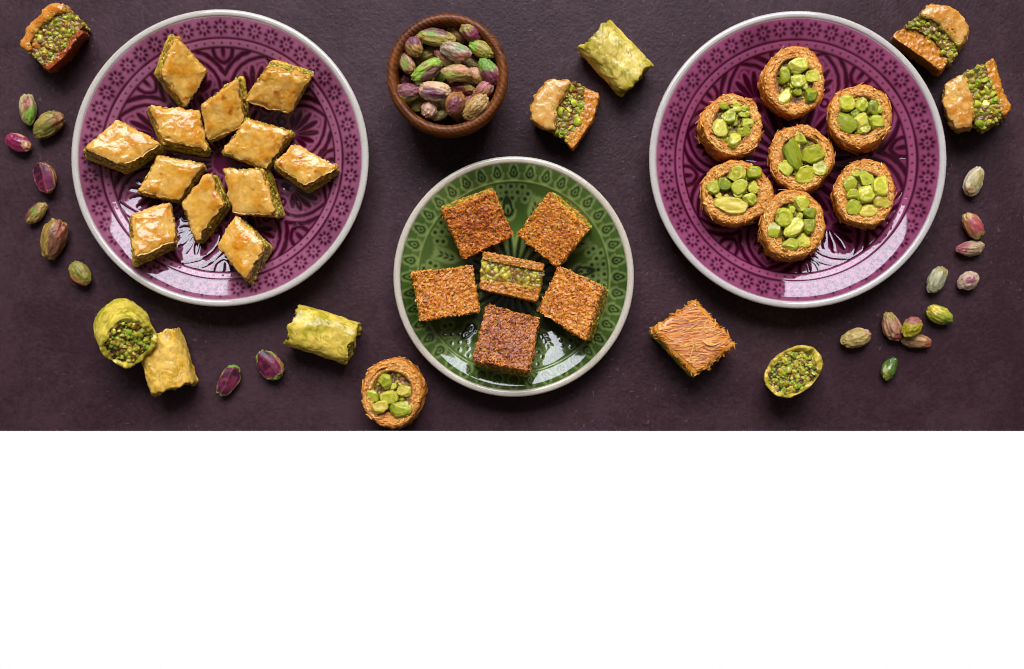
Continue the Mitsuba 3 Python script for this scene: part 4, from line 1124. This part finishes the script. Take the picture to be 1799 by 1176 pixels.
BOWLN = [  # lower ones first: x, y, length, width (of the enlarged picture), angle, height, base, streak, patches, label
    (410, 110, 190, 110, 0, 31, C(190, 180, 130), OLV, [], 'pale olive pistachio at the back of the bowl'),
    (690, 190, 230, 150, -40, 31, C(180, 140, 76), BRN, [], 'small tan pistachio at the back between two larger ones'),
    (390, 410, 240, 160, 20, 29, OLV, BRN, [], 'olive pistachio deep in the bowl at the upper left'),
    (860, 510, 220, 110, -15, 31, C(170, 150, 96), OLV, [], 'thin tan pistachio wedged at the right of the bowl'),
    (890, 440, 220, 140, -20, 28, C(90, 30, 40), PUR, [], 'dark red pistachio in the shade under the olive one'),
    (170, 660, 230, 140, 40, 28, C(110, 44, 44), PUR, [], 'dark red pistachio low at the left of the bowl'),
    (520, 650, 200, 120, 60, 30, C(150, 176, 66), GRN, [], 'green pistachio low in the middle of the bowl'),
    (280, 960, 200, 130, 20, 30, C(170, 156, 76), OLV, [], 'olive pistachio low at the lower left of the bowl'),
    (740, 1040, 220, 120, 10, 30, C(160, 130, 76), OLV, [], 'olive-brown pistachio low at the front of the bowl'),
    (830, 890, 220, 140, 70, 30, C(160, 76, 80), PNK, [], 'pink pistachio hidden between the front ones'),
    (510, 1070, 190, 120, 20, 31, C(170, 150, 96), C(140, 130, 70), [], 'small olive pistachio at the very front of the bowl'),
    (560, 450, 260, 130, -40, 34, C(186, 128, 96), C(200, 160, 110), [(-.8, .3, .5, .6, C(150, 84, 90))], 'pinkish tan pistachio sunk above the middle of the bowl'),
    (750, 780, 270, 150, -5, 33, C(140, 70, 50), C(110, 40, 36), [(.8, .4, .4, .7, OLV)], 'reddish brown pistachio in shade right of the middle'),
    (900, 640, 200, 150, -42, 35, C(186, 130, 90), C(150, 140, 60), [(-.5, .5, .6, .8, PNK)], 'orange-tan pistachio with a green streak near the right wall'),
    (140, 490, 290, 170, -55, 35, C(176, 140, 96), C(140, 100, 70), [(.3, -.1, .9, .92, GRN)], 'tan-brown pistachio leaning on the left wall of the bowl'),
    (405, 1000, 190, 170, 70, 36, C(214, 176, 150), C(190, 140, 120), [], 'pale pink stubby pistachio at the front left'),
    (980, 805, 260, 160, 38, 36, C(190, 140, 106), C(150, 90, 70), [(.6, .2, .7, .8, C(180, 110, 120))], 'tan pink pistachio near the right front wall'),
    (225, 325, 240, 205, -60, 38, C(190, 150, 84), C(140, 96, 46), [(-.7, .3, .5, .55, C(108, 50, 84))], 'tan ribbed pistachio with a purple cap at the upper left'),
    (470, 225, 440, 195, -9, 38, C(184, 160, 84), C(160, 146, 60), [(0, .75, .6, .70, PUR), (-.3, .2, .9, .93, GRN)], 'longest pistachio with a purple stripe along its back'),
    (850, 172, 260, 205, -42, 38, C(176, 156, 96), C(150, 130, 66), [(.55, .1, .7, .66, C(134, 26, 90)), (.3, -.8, .4, .6, C(120, 40, 60))], 'pistachio with a bright magenta patch at the upper right'),
    (965, 355, 300, 165, -28, 38, C(168, 150, 60), C(140, 128, 50), [(-.8, -.2, .4, .62, C(118, 166, 52))], 'olive pistachio with a lime green end by the right wall'),
    (1050, 595, 310, 200, -55, 38, C(150, 90, 90), C(176, 130, 120), [(-.75, .15, .5, .45, C(98, 158, 40)), (.5, -.5, .5, .6, C(112, 36, 70))], 'pistachio with a vivid green cap and purple belly at the right wall'),
    (160, 825, 300, 205, 12, 38, C(150, 140, 76), C(120, 116, 52), [(.4, .2, .8, .42, C(112, 24, 68)), (-.95, 0, .2, .8, OLV)], 'deep magenta pistachio with an olive tip at the left'),
    (375, 590, 380, 205, 34, 40, C(150, 150, 56), C(120, 100, 54), [(-.8, .1, .5, .66, C(134, 170, 48)), (.1, -.8, .4, .6, C(92, 34, 52)), (.7, .4, .5, .78, C(140, 176, 60))], 'green and olive pistachio with a purple underside left of the middle'),
    (690, 370, 340, 195, -20, 41, C(182, 164, 144), C(160, 130, 106), [(.3, .4, .8, .88, C(120, 160, 90)), (.7, -.5, .4, .74, C(176, 110, 90))], 'greyish pale pistachio with a small green spot above the middle'),
    (695, 615, 320, 190, 0, 40, C(190, 156, 106), C(150, 132, 64), [(.4, .4, .6, .76, C(200, 140, 110)), (-.6, -.6, .4, .76, C(160, 164, 70))], 'tan and green striped pistachio in the middle of the bowl'),
    (460, 800, 345, 215, -4, 41, C(206, 168, 124), C(216, 180, 150), [(-.2, -.3, .9, .78, C(146, 96, 120)), (.35, -.55, .7, .86, PUR)], 'pale pink-tan pistachio with mauve blotches below the middle'),
    (680, 945, 260, 215, 62, 41, C(168, 116, 56), C(136, 84, 42), [(-.35, -.1, .9, .66, C(110, 48, 70))], 'brown pistachio with a purple hollow at the front'),
    (900, 990, 340, 205, 42, 41, C(190, 152, 92), C(150, 112, 60), [], 'tan wrinkled pistachio at the front right of the bowl'),
]
for i, (x, y, L_, W_, ang, z, b_, s_c, pt, lab) in enumerate(BOWLN):
    px, py = bx(x, y)
    pistachio(lab, px, py, L_ / 6.1, W_ / 6.2, ang, z / 1000.0, 800 + i, np.asarray(b_), np.asarray(s_c), pt, group='pistachios in the wooden bowl', pitch=(-8 if i % 2 else 6))
# the pile under the ones that show
rng = np.random.default_rng(90)
for i in range(16):
    a = i * 2.4; r = 70 * math.sqrt((i + 0.5) / 16)
    pistachio('shaded pistachio buried in the pile in the wooden bowl', BC[0] + 3 + r * math.cos(a), BC[1] + 8 + r * math.sin(a), 48, 32, rng.uniform(0, 180), 0.021 + 0.004 * rng.random(), 860 + i, C(150, 116, 70), C(116, 90, 50), [], group='pistachios buried in the wooden bowl')
